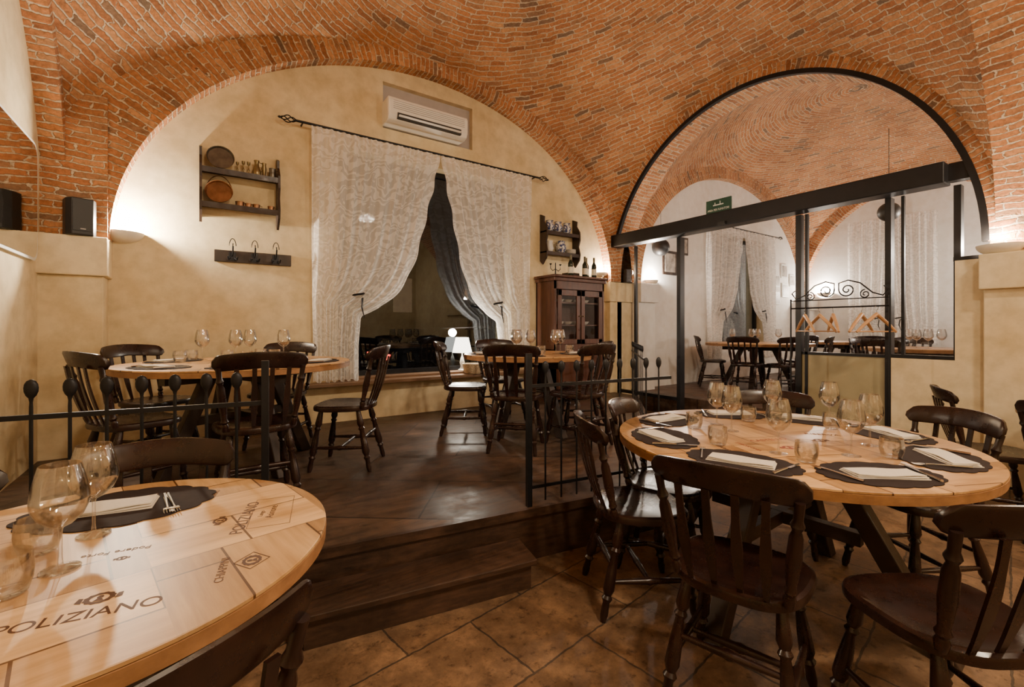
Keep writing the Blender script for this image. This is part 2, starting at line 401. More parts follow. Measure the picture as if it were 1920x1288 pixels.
def archring(name, axis, c, a, h, d0, d1, thick, label, z0=ZS):
    n = 72; V = []; F = []; U = []
    def pt(s, d, z): return (s, d, z) if axis == 'x' else (d, s, z)
    arc = 0; prev = None; pts = []
    for i in range(n+1):
        t = pi*i/n; s, z = c-a*math.cos(t), z0+h*math.sin(t); s2, z2 = c-(a+thick)*math.cos(t), z0+(h+thick)*math.sin(t)
        if prev: arc += math.hypot(s-prev[0], z-prev[1])
        prev = (s, z); pts.append((s, z, s2, z2, arc))
    for (s, z, s2, z2, ar) in pts:
        V += [pt(s, d0, z), pt(s2, d0, z2), pt(s2, d1, z2), pt(s, d1, z)]
    for i in range(n):
        A = i*4; B = A+4; a0, a1 = pts[i][4], pts[i+1][4]
        for k, (w0, w1) in enumerate(((0, thick), (0, d1-d0), (0, thick), (0, d1-d0))):
            k2 = (k+1) % 4
            F.append((A+k, A+k2, B+k2, B+k)); U.append([(w0, a0), (w1, a0), (w1, a1), (w0, a1)])
    return struct(name, (V, F), brick_arch, label, True, U)
archring('trim_2', 'x', 2.42, 3.05, 2.36, 5.14, 5.32, 0.5, 'brick arch framing the plastered lunette')
archring('trim_3', 'y', 3.075, 2.17, 2.28, 5.58, 6.04, 0.4, 'brick arch over the glazed partition')
archring('trim_4', 'x', 2.35, 3.24, 2.30, -0.2, 0.86, 0.5, 'brick transverse arch')
archring('trim_5', 'y', 3.075, 2.12, 2.30, -1.06, -0.90, 0.5, 'brick arch along side wall')
archring('trim_6', 'x', 9.25, 3.05, 2.30, 5.14, 5.32, 0.5, 'brick arch in second room')
archring('trim_7', 'y', 3.075, 2.12, 2.30, 12.3, 12.52, 0.4, 'brick arch at end of second room')
def pier(name, x0, x1, y0, y1, lx, ly, mat, label):
    o = struct(name, join(gbox(x0, x1, y0, y1, 0, 1.78), gbox(x0-lx[0], x1+lx[1], y0-ly[0], y1+ly[1], 1.78, 2.10)), mat, label); bev(o, .008)
pier('trim_8', -1.06, -0.66, 5.07, 5.31, (0, 0.03), (0.05, 0), plaster, 'cream plastered pier with projecting ledge')
pier('trim_9', 5.50, 6.02, 5.19, 5.31, (0.03, 0), (0.03, 0), plaster, 'cream plastered corner pier with ledge')
bev(struct('trim_10', join(gbox(5.56, 5.68, -0.2, 0.93, 0, 1.68), gbox(5.50, 5.70, -0.2, 0.95, 1.68, 1.98)), plaster, 'cream plastered pier with ledge'), .008)
pier('trim_11', 6.03, 6.45, 5.05, 5.31, (0, .05), (.05, 0), plaster_pale, 'pale pier in second room')
pier('trim_12', 12.2, 12.51, 5.0, 5.31, (.05, 0), (.05, 0), plaster_pale, 'pale pier in second room')
def brickbox(name, x0, x1, y0, y1, z0, z1, label):
    V, F = gbox(x0, x1, y0, y1, z0, z1); U = []
    for f in F:
        ps = [V[i] for i in f]
        nx = len(set(round(p[0], 4) for p in ps)) == 1
        U.append([((p[1] if nx else p[0]), p[2]) for p in ps])
    struct(name, (V, F), brick_arch, label, False, U)
brickbox('trim_13', -1.05, -0.64, 5.12, 5.3, 2.1, 3.3, 'brickwork above pier')
brickbox('trim_14', 5.63, 5.9, -0.2, 0.90, 2.0, 3.2, 'brickwork above pier')
struct('floor_platform', prism([(-1.05, 2.551), (2.75, 1.951), (5.6, 4.75), (5.6, 5.3), (-1.05, 5.3)], 0, P), wood_floor, 'raised dark wooden platform')
pts = [(-1.05, 2.551), (2.75, 1.951), (5.6, 4.75)]
ed = []
for (a, b) in ((pts[0], pts[1]), (pts[1], pts[2])):
    d = Vector((b[0]-a[0], b[1]-a[1], 0)); n = Vector((d.y, -d.x, 0)).normalized()
    A = Vector((*a, 0)); B = Vector((*b, 0))
    for w_, za, zb_ in ((.028, P-.045, P+.003), (.012, 0, P-.04)):
        ed.append(([tuple(q+Vector((0, 0, z))) for z in (za, zb_) for q in (A, B, B+n*w_, A+n*w_)],
               [(0, 3, 2, 1), (4, 5, 6, 7), (0, 1, 5, 4), (1, 2, 6, 5), (2, 3, 7, 6), (3, 0, 4, 7)]))
struct('trim_15', join(*ed), wood_step, 'dark wooden nosing and fascia of platform')
ln = lambda X: 2.385-.158*X
st = [(0.30, ln(.30)-.015), (0.36, ln(.36)-.27), (1.42, ln(1.42)-.27), (1.47, ln(1.47)-.015)]
st2 = [(0.27, ln(.27)-.03), (0.34, ln(.34)-.295), (1.44, ln(1.44)-.295), (1.50, ln(1.50)-.03)]
step = ob('stair_step', None, (.9, 2.1, 0)); tag(step, 'dark stained wooden step up to platform', 'step')
sh = lambda pp: [(x-.9, y-2.1) for x, y in pp]
ob('riser', mesh('riser', prism(sh(st), 0, .125), wood_step), parent=step)
bev(ob('tread', mesh('tread', prism(sh(st2), .125, .155), wood_step), parent=step), .005)
struct('floor_second', prism([(6.05, 0.75), (12.5, 0.75), (12.5, 5.3), (6.05, 5.3)], 0, P), wood_floor, 'raised floor of second dining room')

# ------------------------------------------------------------------ windows and street
def window(name, x0, x1, z0, z1, label, mull):
    t = 0.06; y0, y1 = 5.46, 5.53
    o = struct(name, join(gbox(x0, x1, y0, y1, z0, z0+t), gbox(x0, x1, y0, y1, z1-t, z1), gbox(x0, x0+t, y0, y1, z0, z1), gbox(x1-t, x1, y0, y1, z0, z1),
               *[gbox(m-.04, m+.04, y0, y1, z0, z1) for m in mull]), steel_frame, label)
    ob('window_pane', mesh('window_pane', ([(x0, 5.5, z0), (x1, 5.5, z0), (x1, 5.5, z1), (x0, 5.5, z1)], [(0, 1, 2, 3)]), winglass), parent=o)
window('window_1', *W1, 'large dark shop window at night', [])
window('window_2', *W2, 'dark window of second room', [9.2])
bev(struct('trim_16', join(gbox(0.9, 4.0, 5.12, 5.3, .715, .755), gbox(1.28, 3.62, 5.28, 5.50, .74, .785)), wood_sill, 'wooden window sill board'), .006)
struct('ground', gbox(-12, 30, 5.8, 24, -.12, -.02), asphalt, 'dark asphalt street at night')
bf = top('building', gbox(-10, 30, 18, 18.3, -.02, 9), facade, 'dark building across the street at night', 'building')
ob('lit_window', mesh('lit_window', gbox(6.5, 7.3, 17.97, 18, 2.0, 3.4), lit_win), parent=bf)
def car(x, y):
    r = ob('parked_car', None, (x, y, -.02)); tag(r, 'dark parked car seen through the window at night', 'car', 'cars on the street')
    def side(pr, y0, y1, m, nm, sm=False):
        n = len(pr); V = [(a, yy, b) for yy in (y0, y1) for a, b in pr]
        return ob(nm, mesh(nm, (V, [tuple(range(n)), tuple(range(2*n-1, n-1, -1))]+[(i, (i+1) % n, n+(i+1) % n, n+i) for i in range(n)]), m), parent=r)
    b = side([(-2.1, .3), (-2.15, .7), (-2.0, .88), (-1.5, .95), (-.9, 1.38), (.5, 1.42), (1.2, .98), (1.9, .85), (2.1, .6), (2.05, .3)], -.8, .8, carpaint, 'car_body'); bev(b, .06, 3)
    side([(-1.35, .97), (-.88, 1.32), (.45, 1.35), (1.0, .99)], -.81, .81, carglass, 'side_window')
    for wx in (-1.3, 1.3):
        for wy in (-.78, .78): ob('wheel', mesh('wheel', turned((wx, wy-.1, .32), (wx, wy+.1, .32), [(0, .3), (.1, .32), (.9, .32), (1, .3)], 24), rubber, True), parent=r)
    for s in (-1, 1):
        ob('tail_lamp', mesh('tail_lamp', gbox(-2.17, -2.10, s*.62-.12, s*.62+.12, .66, .78), red_lamp), parent=r)
        ob('head_lamp', mesh('head_lamp', gbox(2.03, 2.12, s*.6-.12, s*.6+.12, .60, .70), white_lamp), parent=r)
car(5.6, 10.6); car(10.6, 10.8)

def curtain(name, xo, xi, ztop, xtie, ztie, xbo, xbi, zbot, loc, rz, label, folds=13, group=None, A0=.040):
    nc, nr = 180, 90; V = []; U = []
    for r in range(nr+1):
        f = r/nr
        for c in range(nc+1):
            k = c/nc
            xt = xo+(xi-xo)*k
            if f < 0.68:
                v = f/0.68; e = .50*v**1.1+.50*v**8
                xin = xi+(xtie-xi)*e; x = (xo+(xbo-xo)*v*.6)*(1-k)+xin*k
                sag = 0.18*math.sin(min(1, max(0, (v-.40)/.60))*pi*.5)*k**2
                z = ztop+(ztie-ztop)*v-sag
                amp = A0*(.35+.65*min(1, v*4))*(1-.35*e)
            else:
                v = (f-.68)/.32
                xa = (xo+(xbo-xo)*.6)*(1-k)+xtie*k; xb = xbo+(xbi-xbo)*k
                x = xa+(xb-xa)*min(1, v*2.2)
                zt = ztie-.18*k**2; z = zt+(zbot-zt)*v
                amp = A0*.65+.010*v
            ph = folds*2*pi*k+.8*math.sin(3*f+k*5)+.9*math.sin(k*17)
            y = -.12+amp*math.sin(ph)*(.7+.3*math.sin(k*23))-.010*math.sin(ph*2.3+f*4)
            x += (.012 if xi > xo else -.012)*math.sin(f*46)*max(0, (k-.9)*10)*(1 if f < .64 else 0)
            z += .012*math.sin(ph*.5) if f > .99 else 0
            V.append((x, min(y, -.05), z)); U.append((xt-xo, ztop-z))
    F = []; uv = []
    for r in range(nr):
        for c in range(nc):
            a = r*(nc+1)+c; q = (a, a+nc+1, a+nc+2, a+1); F.append(q); uv.append([U[i] for i in q])
    o = ob(name, mesh(name, (V, F), lace, True, uv), loc, rz); tag(o, label, 'curtain', group)
    tb = tube([(xtie+.06*math.cos(t), -.12+.055*math.sin(t), ztie+.02+.01*t) for t in [2*pi*i/16 for i in range(17)]], .013, 6)
    tail = tube([(xtie+.03, -.17, ztie+.02), (xtie+.02, -.19, ztie-.08), (xtie+.05, -.18, ztie-.2)], [.012, .010, .004], 6)
    s = .03 if xi > xo else -.03
    ob('tieback', mesh('tieback', tr(join(tb, tail), Matrix.Translation((-s, 0, 0))), iron, True), parent=o)
    return o
curtain('curtain', .98, 2.47, 3.50, 1.50, 1.66, 1.0, 1.47, .77, (0, 5.3, 0), 0, 'sheer white lace curtain gathered with dark tieback', 12, 'lace curtains')
curtain('curtain', 3.90, 2.49, 3.50, 3.30, 1.62, 3.86, 3.34, .80, (0, 5.3, 0), 0, 'sheer white lace curtain gathered with dark tieback', 11, 'lace curtains')
curtain('curtain', 8.2, 9.5, 3.42, 8.75, 1.66, 8.25, 8.7, .7, (0, 5.3, 0), 0, 'sheer pale curtain drawn aside at far window', 9, 'curtains of second room', .05)
curtain('curtain', 10.9, 9.53, 3.42, 10.3, 1.66, 10.85, 10.4, .7, (0, 5.3, 0), 0, 'sheer pale curtain drawn aside at far window', 9, 'curtains of second room', .05)
curtain('curtain', -.75, -.02, 3.75, -.15, 1.5, -.75, -.1, 1.0, (12.4, 3.5, 0), -pi/2, 'plain sheer curtain at end wall', 7, 'curtains of second room', .05)
curtain('curtain', .8, .02, 3.75, .15, 1.5, .8, .1, 1.0, (12.4, 3.5, 0), -pi/2, 'plain sheer curtain at end wall', 7, 'curtains of second room', .05)
def rod(x0, x1, z, y, label, group):
    r = ob('curtain_rod', mesh('curtain_rod', turned((x0+.05, y, z), (x1-.05, y, z), [(0, .013), (1, .013)], 10), iron, True)); tag(r, label, 'curtain rod', group)
    for s, x in ((-1, x0), (1, x1)):
        g = []
        for k in range(4):
            pts = [(x-s*.06+s*t*.16, y+.035*math.sin(t*pi)*math.cos(t*3.5+k*pi/2), z+.035*math.sin(t*pi)*math.sin(t*3.5+k*pi/2)) for t in [i/10 for i in range(11)]]
            g.append(tube(pts, .006, 5))
        g.append(turned((x+s*.09, y, z), (x+s*.12, y, z), [(0, .008), (.5, .014), (1, .004)], 8))
        ob('finial', mesh('finial', join(*g), iron, True), parent=r)
    for xx in (x0+.12, x1-.12): ob('rod_bracket', mesh('rod_bracket', tube([(xx, y, z), (xx, 5.3, z)], .009), iron), parent=r)
rod(.78, 4.10, 3.515, 5.19, 'black wrought iron curtain rod with cage finials', 'curtain rods')
rod(8.0, 11.1, 3.43, 5.18, 'thin dark iron curtain rod', 'curtain rods')

# ------------------------------------------------------------------ glazed partition
XG = 5.72
def fr(y0, y1, z0, z1, d=.05): return gbox(XG-d, XG+d, y0, y1, z0, z1)
archpts = lambda off, n=60, a=2.17, h=2.28: [(3.075-(a-off)*math.cos(pi*i/n), ZS+(h-off)*math.sin(pi*i/n)) for i in range(n+1)]
def band(o0, o1, x0, x1):
    A = archpts(o0); B = archpts(o1); V = []; F = []
    for (p, q) in zip(A, B): V += [(x0, *p), (x1, *p), (x1, *q), (x0, *q)]
    for i in range(len(A)-1):
        for k in range(4): k2 = (k+1) % 4; F.append((i*4+k, i*4+k2, i*4+4+k2, i*4+4+k))
    return V, F
g = join(band(-.01, .04, 5.575, 5.63), fr(5.19, 5.24, 0, 2.65), fr(4.83, 4.86, 0, 2.65, .025), fr(4.00, 4.06, 0, 2.65), fr(2.42, 2.48, 0, 2.65, .04),
         fr(2.36, 2.39, 0, 2.65, .02), fr(1.595, 1.645, 0, 2.65, .05), fr(1.50, 1.525, 1.05, 2.65, .02), fr(1.09, 1.14, 1.05, 2.65, .05), fr(1.12, 1.60, 1.03, 1.09, .06), fr(1.6, 2.42, 1.05, 1.08, .02),
         fr(0.90, 1.14, 1.955, 1.995, .06), fr(4.03, 5.24, P, P+.05, .03), fr(1.64, 2.42, 0, .06, .02))
part = struct('door_1', g, steel_frame, 'black steel framed glass partition with sliding door under brick arch')
A = archpts(.03)
pv = [(XG, p[0], p[1]) for p in A]
ob('glass_pane', mesh('glass_pane', (pv, [tuple(range(len(pv)))]), pane), parent=part)
def panel(y0, y1, z0, z1): return ([(XG+.005, y0, z0), (XG+.005, y1, z0), (XG+.005, y1, z1), (XG+.005, y0, z1)], [(0, 1, 2, 3)])
for q in ((4.06, 5.2, 0, 2.1), (1.64, 2.42, 1.08, 2.1), (1.13, 1.59, 1.07, 2.1)):
    ob('glass_pane', mesh('glass_pane', panel(*q), pane), parent=part)
ob('lower_panel', mesh('lower_panel', gbox(XG-.01, XG+.01, 1.64, 2.42, .06, 1.05), frost), parent=part)
beam = top('door_header', gbox(5.47, 5.68, 1.16, 5.22, 2.65, 2.84), steel_frame, 'long black sliding door header beam', 'door header', bevel=.01)
ob('end_cover', mesh('end_cover', gbox(5.60, 5.70, .93, 1.16, 2.68, 2.84), steel_frame), parent=beam)
ob('motion_sensor', mesh('motion_sensor', gbox(5.44, 5.48, 3.2, 3.3, 2.66, 2.70), black_plastic), parent=beam)
def text(s, size, mat, loc, rot, parent, name='printed_lettering', ext=.0006, sx=1):
    c = bpy.data.curves.new('tmp', 'FONT'); c.body = s; c.size = size; c.extrude = ext; c.align_x = 'CENTER'; c.align_y = 'CENTER'
    t = bpy.data.objects.new('tmp', c); C.objects.link(t)
    dg = bpy.context.evaluated_depsgraph_get(); me = bpy.data.meshes.new_from_object(t.evaluated_get(dg)); me.name = name
    bpy.data.objects.remove(t); me.materials.clear(); me.materials.append(mat)
    o = bpy.data.objects.new(name, me); C.objects.link(o); o.location = loc; o.rotation_euler = rot; o.scale = (sx, 1, 1)
    if parent: o.parent = parent
    return o
sg = ob('smoking_area_sign', mesh('sign_board', gbox(5.50, 5.52, 3.15, 3.49, 2.842, 3.01), green)); tag(sg, 'green sign with white lettering for smoking area', 'sign')
text('AREA PER FUMATORI', .038, whitep, (5.497, 3.32, 2.875), (pi/2, 0, -pi/2), sg, sx=.82)
ob('sign_symbol', mesh('sign_symbol', join(gbox(5.495, 5.499, 3.25, 3.39, 2.93, 2.943), gbox(5.495, 5.499, 3.36, 3.368, 2.945, 2.97), gbox(5.495, 5.499, 3.29, 3.298, 2.945, 2.98)), whitep), parent=sg)

# ------------------------------------------------------------------ railings
bal = mesh('baluster', tr(lathe([(.0065, .02), (.0065, .745), (.0055, .765), (.008, .780), (.016, .790), (.0215, .805), (.0225, .820), (.0205, .834), (.014, .846), (.003, .852)], 14), Matrix.Diagonal((1, .5, 1, 1))), iron, True)
def rail(p0, p1, posts, label, z0=P, sp=.108):
    p0 = Vector((*p0, 0)); p1 = Vector((*p1, 0)); d = (p1-p0); Ln = d.length; d.normalize(); ang = math.atan2(d.y, d.x)
    root = ob('iron_railing', None, (p0.x, p0.y, z0), ang); tag(root, label, 'railing', 'iron railings')
    for x in posts: ob('post', mesh('post', gbox(x-.015, x+.015, -.015, .015, 0, .90), iron), parent=root)
    ob('top_bar', mesh('top_bar', gbox(0, Ln, -.005, .005, .697, .717), iron), parent=root)
    ob('bottom_bar', mesh('bottom_bar', gbox(0, Ln, -.005, .005, .10, .118), iron), parent=root)
    n = int((Ln-.06)/sp)
    for i in range(1, n+1): ob('baluster', bal, (i*Ln/(n+1), 0, 0), parent=root)
rail((-.98, 2.56), (.25, 2.365), [1.245], 'black wrought iron railing with flattened baluster heads')
rail((1.60, 2.152), (2.70, 1.98), [0], 'black wrought iron railing with flattened baluster heads')
rail((4.0, 3.28), (5.45, 4.70), [], 'thin black wrought iron railing beside glass partition', sp=.15)

# ------------------------------------------------------------------ chair
legp = [(0, .016), (.1, .02), (.22, .025), (.27, .016), (.30, .024), (.33, .016), (.5, .023), (.68, .027), (.74, .017), (.77, .025), (.81, .016), (.93, .019), (1, .013)]
strp = [(0, .009), (.2, .012), (.45, .015), (.5, .019), (.55, .015), (.8, .012), (1, .009)]
postp = [(0, .015), (.08, .02), (.12, .014), (.16, .021), (.2, .015), (.45, .023), (.68, .02), (.74, .013), (.79, .021), (.84, .014), (1, .015)]
outl = []
for i in range(40):
    a = 2*pi*i/40; ca, sa = math.cos(a), math.sin(a)
    x = .225*math.copysign(abs(ca)**.62, ca); y = .215*math.copysign(abs(sa)**.7, sa)
    outl.append((x*(1+.10*y/.21), y))
m_seat = mesh('seat', rings(outl, [(.92, .435), (.99, .442), (1, .458), (.985, .472), (.93, .478), (.8, .470), (.4, .463)]), wood_chair, True)
LT = [(.15, .14, .44), (-.15, .14, .44), (.15, -.13, .44), (-.15, -.13, .44)]
LB = [(.205, .205, 0), (-.205, .205, 0), (.20, -.23, 0), (-.20, -.23, 0)]
m_legs = [mesh('leg', turned(t, b, legp), wood_chair, True) for t, b in zip(LT, LB)]
def lp(i, z):
    t = 1-z/.44; return tuple(LT[i][k]+(LB[i][k]-LT[i][k])*t for k in range(3))
def mid(a, b): return tuple((a[k]+b[k])/2 for k in range(3))
m_str = [mesh('stretcher', turned(lp(0, .17), lp(2, .17), strp), wood_chair, True), mesh('stretcher', turned(lp(1, .17), lp(3, .17), strp), wood_chair, True),
         mesh('stretcher', turned(mid(lp(0, .17), lp(2, .17)), mid(lp(1, .17), lp(3, .17)), strp), wood_chair, True),
         mesh('stretcher', turned(lp(2, .24), lp(3, .24), strp), wood_chair, True)]
def crest():
    V, F = [], []; n = 28
    for i in range(n+1):
        x = -.245+.49*i/n; k = abs(x/.245); y = -.30+.075*k**2
        e = math.sqrt(max(0, 1-max(0, (k-.82)/.18)**2)) if k > .82 else 1
        zt = .918-.022*k**2; zb = .808+.016*(1-k)
        c = (zt+zb)/2; hh = (zt-zb)/2*(.35+.65*e); th = .011
        sec = [(-th, -.8), (-th, .75), (-th*.5, 1), (th*.5, 1), (th, .75), (th, -.8), (th*.5, -1), (-th*.5, -1)]
        for (dy, dz) in sec: V.append((x, y+dy-.02*dz*hh/.06, c+dz*hh))
    for i in range(n):
        for k in range(8): k2 = (k+1) % 8; F.append((i*8+k, i*8+k2, i*8+8+k2, i*8+8+k))
    F += [tuple(range(8)), tuple(range(n*8+7, n*8-1, -1))]
    return V, F
m_crest = mesh('backrest', crest(), wood_chair, True)
m_posts = [mesh('back_post', turned((s*.175, -.165, .465), (s*.215, -.245, .83), postp), wood_chair, True) for s in (1, -1)]
def slat(x):
    n = 14; V = []; F = []
    for i in range(n+1):
        t = i/n; w = .009+.007*math.sin(pi*min(1, t*1.15))**2+.003*t
        cx = x*(1+.12*t); cy = -.188-.10*t-.012*math.sin(pi*t); z = .465+.36*t
        V += [(cx-w, cy-.005, z), (cx+w, cy-.005, z), (cx+w, cy+.005, z), (cx-w, cy+.005, z)]
    for i in range(n):
        for k in range(4): k2 = (k+1) % 4; F.append((i*4+k, i*4+k2, i*4+4+k2, i*4+4+k))
    F += [(0, 1, 2, 3), (n*4+3, n*4+2, n*4+1, n*4)]
    return V, F
m_slats = [mesh('back_slat', slat(x), wood_chair) for x in (-.118, -.04, .04, .118)]
chair_parts = [('backrest', m_crest)]+[('back_post', m, 0) for m in m_posts]+[('back_slat', m, 0) for m in m_slats]+[('seat', m_seat)]+[('leg', m) for m in m_legs]+[('stretcher', m) for m in m_str]
def chair(bx, by, z, tx, ty, twist=0, label='dark mahogany farmhouse dining chair with slatted back', grp='farmhouse dining chairs'):
    ang = math.atan2(ty-by, tx-bx)+twist
    cx = bx+.27*math.cos(ang); cy = by+.27*math.sin(ang)
    return thing('dining_chair', chair_parts, (cx, cy, z), ang-pi/2, label, 'chair', grp)

# ------------------------------------------------------------------ tables
def table(cx, cy, z, r, topmat, label, H=.79, rot=0, legr=.52):
    root = ob('round_dining_table', None, (cx, cy, z), rot); tag(root, label, 'table', 'round crate wood tables')
    seg = [(r*math.cos(2*pi*i/96), r*math.sin(2*pi*i/96)) for i in range(96)]
    t = ob('tabletop', mesh('tabletop', rings(seg, [(.99, H-.012), (1, H-.009), (1, H-.002), (.997, H)]), topmat, True), parent=root)
    ob('edge_band', mesh('edge_band', rings(seg, [(.985, H-.048), (1.0, H-.045), (1.002, H-.012), (.99, H-.010)]), wood_rim, True), parent=root)
    k = r/.78
    ob('underframe', mesh('underframe', join(gbox(-.52*k, .52*k, -.05, .05, H-.13, H-.048), gbox(-.05, .05, -.52*k, .52*k, H-.132, H-.049)), wood_dark), parent=root)
    for i in range(4):
        a = i*pi/2
        p0 = Vector((.22*k*math.cos(a), .22*k*math.sin(a), H-.07)); p1 = Vector((legr*k*math.cos(a), legr*k*math.sin(a), 0))
        tx = Vector((-math.sin(a), math.cos(a), 0))*.04; rx = Vector((math.cos(a), math.sin(a), 0))*.045
        V = [tuple(p+sx*tx+sy*rx) for p in (p1, p0) for sx, sy in ((-1, -1), (1, -1), (1, 1), (-1, 1))]
        o = ob('leg', mesh('leg', (V, [(0, 3, 2, 1), (4, 5, 6, 7), (0, 1, 5, 4), (1, 2, 6, 5), (2, 3, 7, 6), (3, 0, 4, 7)]), wood_dark), parent=root); bev(o, .006)
    ob('leg_brace', mesh('leg_brace', join(gbox(-.34*k, .34*k, -.025, .025, .36, .42), gbox(-.025, .025, -.34*k, .34*k, .361, .421)), wood_dark), parent=root)
    return root, t
TL = (-.237, 1.546); TR = (2.46, 1.15); RL = (.27, 4.06); RR = (2.77, 3.74)
tl, tltop = table(*TL, 0, .56, wood_top, 'round table topped with pale printed wine crate boards', legr=.5, rot=.5)
trr, trtop = table(*TR, 0, .80, wood_top2, 'large round crate wood table set with glasses and dark placemats', legr=.62, rot=.05)
table(*RL, P, .78, wood_top2, 'round crate wood table on the wooden platform', rot=.4)
table(*RR, P, .65, wood_top2, 'smaller round crate wood table on the platform near cabinet', rot=.2)
table(4.97, .08, 0, .58, wood_top2, 'round crate wood table beside the cream pier')
table(8.1, 4.15, P, .85, wood_top2, 'round wooden table in the second dining room', rot=.3)
table(7.75, 1.9, P, .6, wood_top2, 'round wooden table behind the glass partition', rot=.6)
table(10.3, 3.6, P, .7, wood_top2, 'round wooden table in the second dining room', rot=.2)
ch = [(1.39, .83, 0, *TR), (1.60, 1.68, 0, *TR), (2.10, 1.90, 0, *TR), (3.27, 1.58, 0, *TR), (3.34, .65, 0, *TR), (1.77, .18, 0, *TR, .05),
      (-.12, 2.19, 0, *TL), (-.74, 2.07, 0, *TL), (-.03, .77, 0, *TL, .2),
      (.30, 2.93, P, *RL), (-.58, 3.62, P, *RL), (-.47, 4.86, P, *RL), (.74, 4.82, P, *RL), (1.17, 3.48, P, *RL),
      (2.10, 3.08, P, *RR), (2.0, 4.22, P, *RR), (3.46, 3.30, P, *RR), (2.93, 4.66, P, *RR), (2.86, 2.80, P, *RR),
      (4.60, 1.0, 0, 4.97, .08), (4.15, .35, 0, 4.97, .08), (7.12, 3.90, P, 8.1, 4.15), (7.5, 3.28, P, 8.1, 4.15), (8.35, 3.12, P, 8.1, 4.15), (9.1, 3.75, P, 8.1, 4.15), (7.5, 4.95, P, 8.1, 4.15),
      (7.02, 2.1, P, 7.75, 1.9), (8.0, 2.62, P, 7.75, 1.9), (8.65, 2.2, P, 7.75, 1.9), (9.5, 2.95, P, 10.3, 3.6), (10.4, 2.6, P, 10.3, 3.6)]
for c in ch: chair(*c)

# ------------------------------------------------------------------ tableware
wg = [(.036, 0), (.037, .002), (.02, .005), (.006, .010), (.0040, .03), (.0037, .088), (.006, .097), (.022, .105), (.041, .124), (.0515, .148), (.0530, .165), (.047, .205), (.0375, .243), (.0368, .244),
      (.0363, .243), (.0458, .205), (.0518, .165), (.0502, .149), (.040, .126), (.021, .108), (.003, .104)]
m_wg = mesh('wine_glass', lathe(wg, 36), glass, True)
tg = [(.030, 0), (.036, .004), (.043, .03), (.045, .05), (.042, .085), (.0415, .086), (.041, .085), (.0438, .05), (.0418, .03), (.034, .010), (.003, .008)]
m_tg = mesh('tumbler_glass', lathe(tg, 32), glass, True)
matp = []
for i in range(160):
    a = 2*pi*i/160; s = 1+.06*abs(math.sin(a*8)); matp.append((.215*s*math.cos(a), .148*s*math.sin(a)))
m_mat = mesh('placemat', prism(matp, 0, .003), matmat)
def napk():
    nx, ny = 12, 6; g = []
    for k in range(3):
        V = []; F = []
        x0, x1, y0, y1 = -.125+.004*k, .128-.003*k, -.054+.003*k, .054-.005*k
        for zz in (0, 1):
            for j in range(ny+1):
                for i in range(nx+1):
                    u, v = i/nx, j/ny
                    x = x0+(x1-x0)*u; y = y0+(y1-y0)*v+.004*math.sin(u*5+k)
                    z = .0002+.004*k+zz*.0030+.0022*(1+math.sin(u*7+v*3+k))*(k/2)
                    V.append((x, y, z))
        m_ = (nx+1)*(ny+1)
        for j in range(ny):
            for i in range(nx):
                a = j*(nx+1)+i; F.append((a, a+nx+1, a+nx+2, a+1)); F.append((m_+a, m_+a+1, m_+a+nx+2, m_+a+nx+1))
        for i in range(nx): F.append((i, i+1, m_+i+1, m_+i)); b = ny*(nx+1)+i; F.append((b, m_+b, m_+b+1, b+1))
        for j in range(ny): a = j*(nx+1); F.append((a, m_+a, m_+a+nx+1, a+nx+1)); b = a+nx; F.append((b, b+nx+1, m_+b+nx+1, m_+b))
        g.append((V, F))
    return join(*g)
m_nap = mesh('napkin', napk(), cloth)
def forkg():
    g = [tube([(0, -.10, .004), (0, -.04, .005), (0, .03, .007), (0, .055, .006)], [.0055, .0045, .003, .004], 6)]
    g.append(prism([(-.010, .055), (.010, .055), (.012, .068), (-.012, .068)], .004, .007))
    for i in range(4):
        x = -.0103+.0069*i; g.append(tube([(x, .066, .0055), (x, .085, .004), (x*.95, .10, .006)], [.0016, .0016, .001], 4))
    return join(*g)
m_fork = mesh('fork', forkg(), chrome, True)
m_knife = mesh('table_knife', join(tube([(0, -.11, .004), (0, -.06, .005), (0, 0, .004)], [.006, .006, .0045], 8), prism([(-.004, 0), (.009, .01), (.010, .08), (.004, .105), (-.004, .11)], .003, .005)), chrome, True)
def put(name, me, x, y, z, rz, label, cat, grp):
    return tag(ob(name, me, (x, y, z), rz), label, cat, grp)
def setting(cx, cy, zt, angdeg, rr, grp, jitter=0, sc=1):
    a = math.radians(angdeg); x = cx+rr*math.cos(a); y = cy+rr*math.sin(a); rz = a+pi/2
    o = put('placemat', m_mat, x, y, zt+.0005, rz, 'dark grey-brown placemat with scalloped edge', 'placemat', 'placemats'+grp); o.scale = (sc, sc, 1)
    t = Vector((-math.sin(a), math.cos(a)))*sc
    put('napkin', m_nap, x+.02*math.cos(a), y+.02*math.sin(a), zt+.004, rz+jitter, 'folded beige cloth napkin on placemat', 'napkin', 'napkins'+grp)
    put('fork', m_fork, x-t.x*.165, y-t.y*.165, zt+.004, rz+.3+jitter*.3, 'steel dinner fork beside napkin', 'fork', 'cutlery'+grp)
    put('table_knife', m_knife, x+t.x*.165, y+t.y*.165, zt+.004, rz-.2, 'steel table knife beside napkin', 'knife', 'cutlery'+grp)
ZT = .7905
for i, a in enumerate((192, 238, 147, 100, 52, 285, 331, 12)):
    setting(*TR, ZT, a, .60, ' on large table', jitter=(.15, -.1, .3, -.2, .1, .5, .0, .2)[i])
def wgs(lst, z, grp):
    for x, y in lst: put('wine_glass', m_wg, x, y, z+.0008, 0, 'clear stemmed wine glass standing empty', 'wine glass', 'wine glasses'+grp)
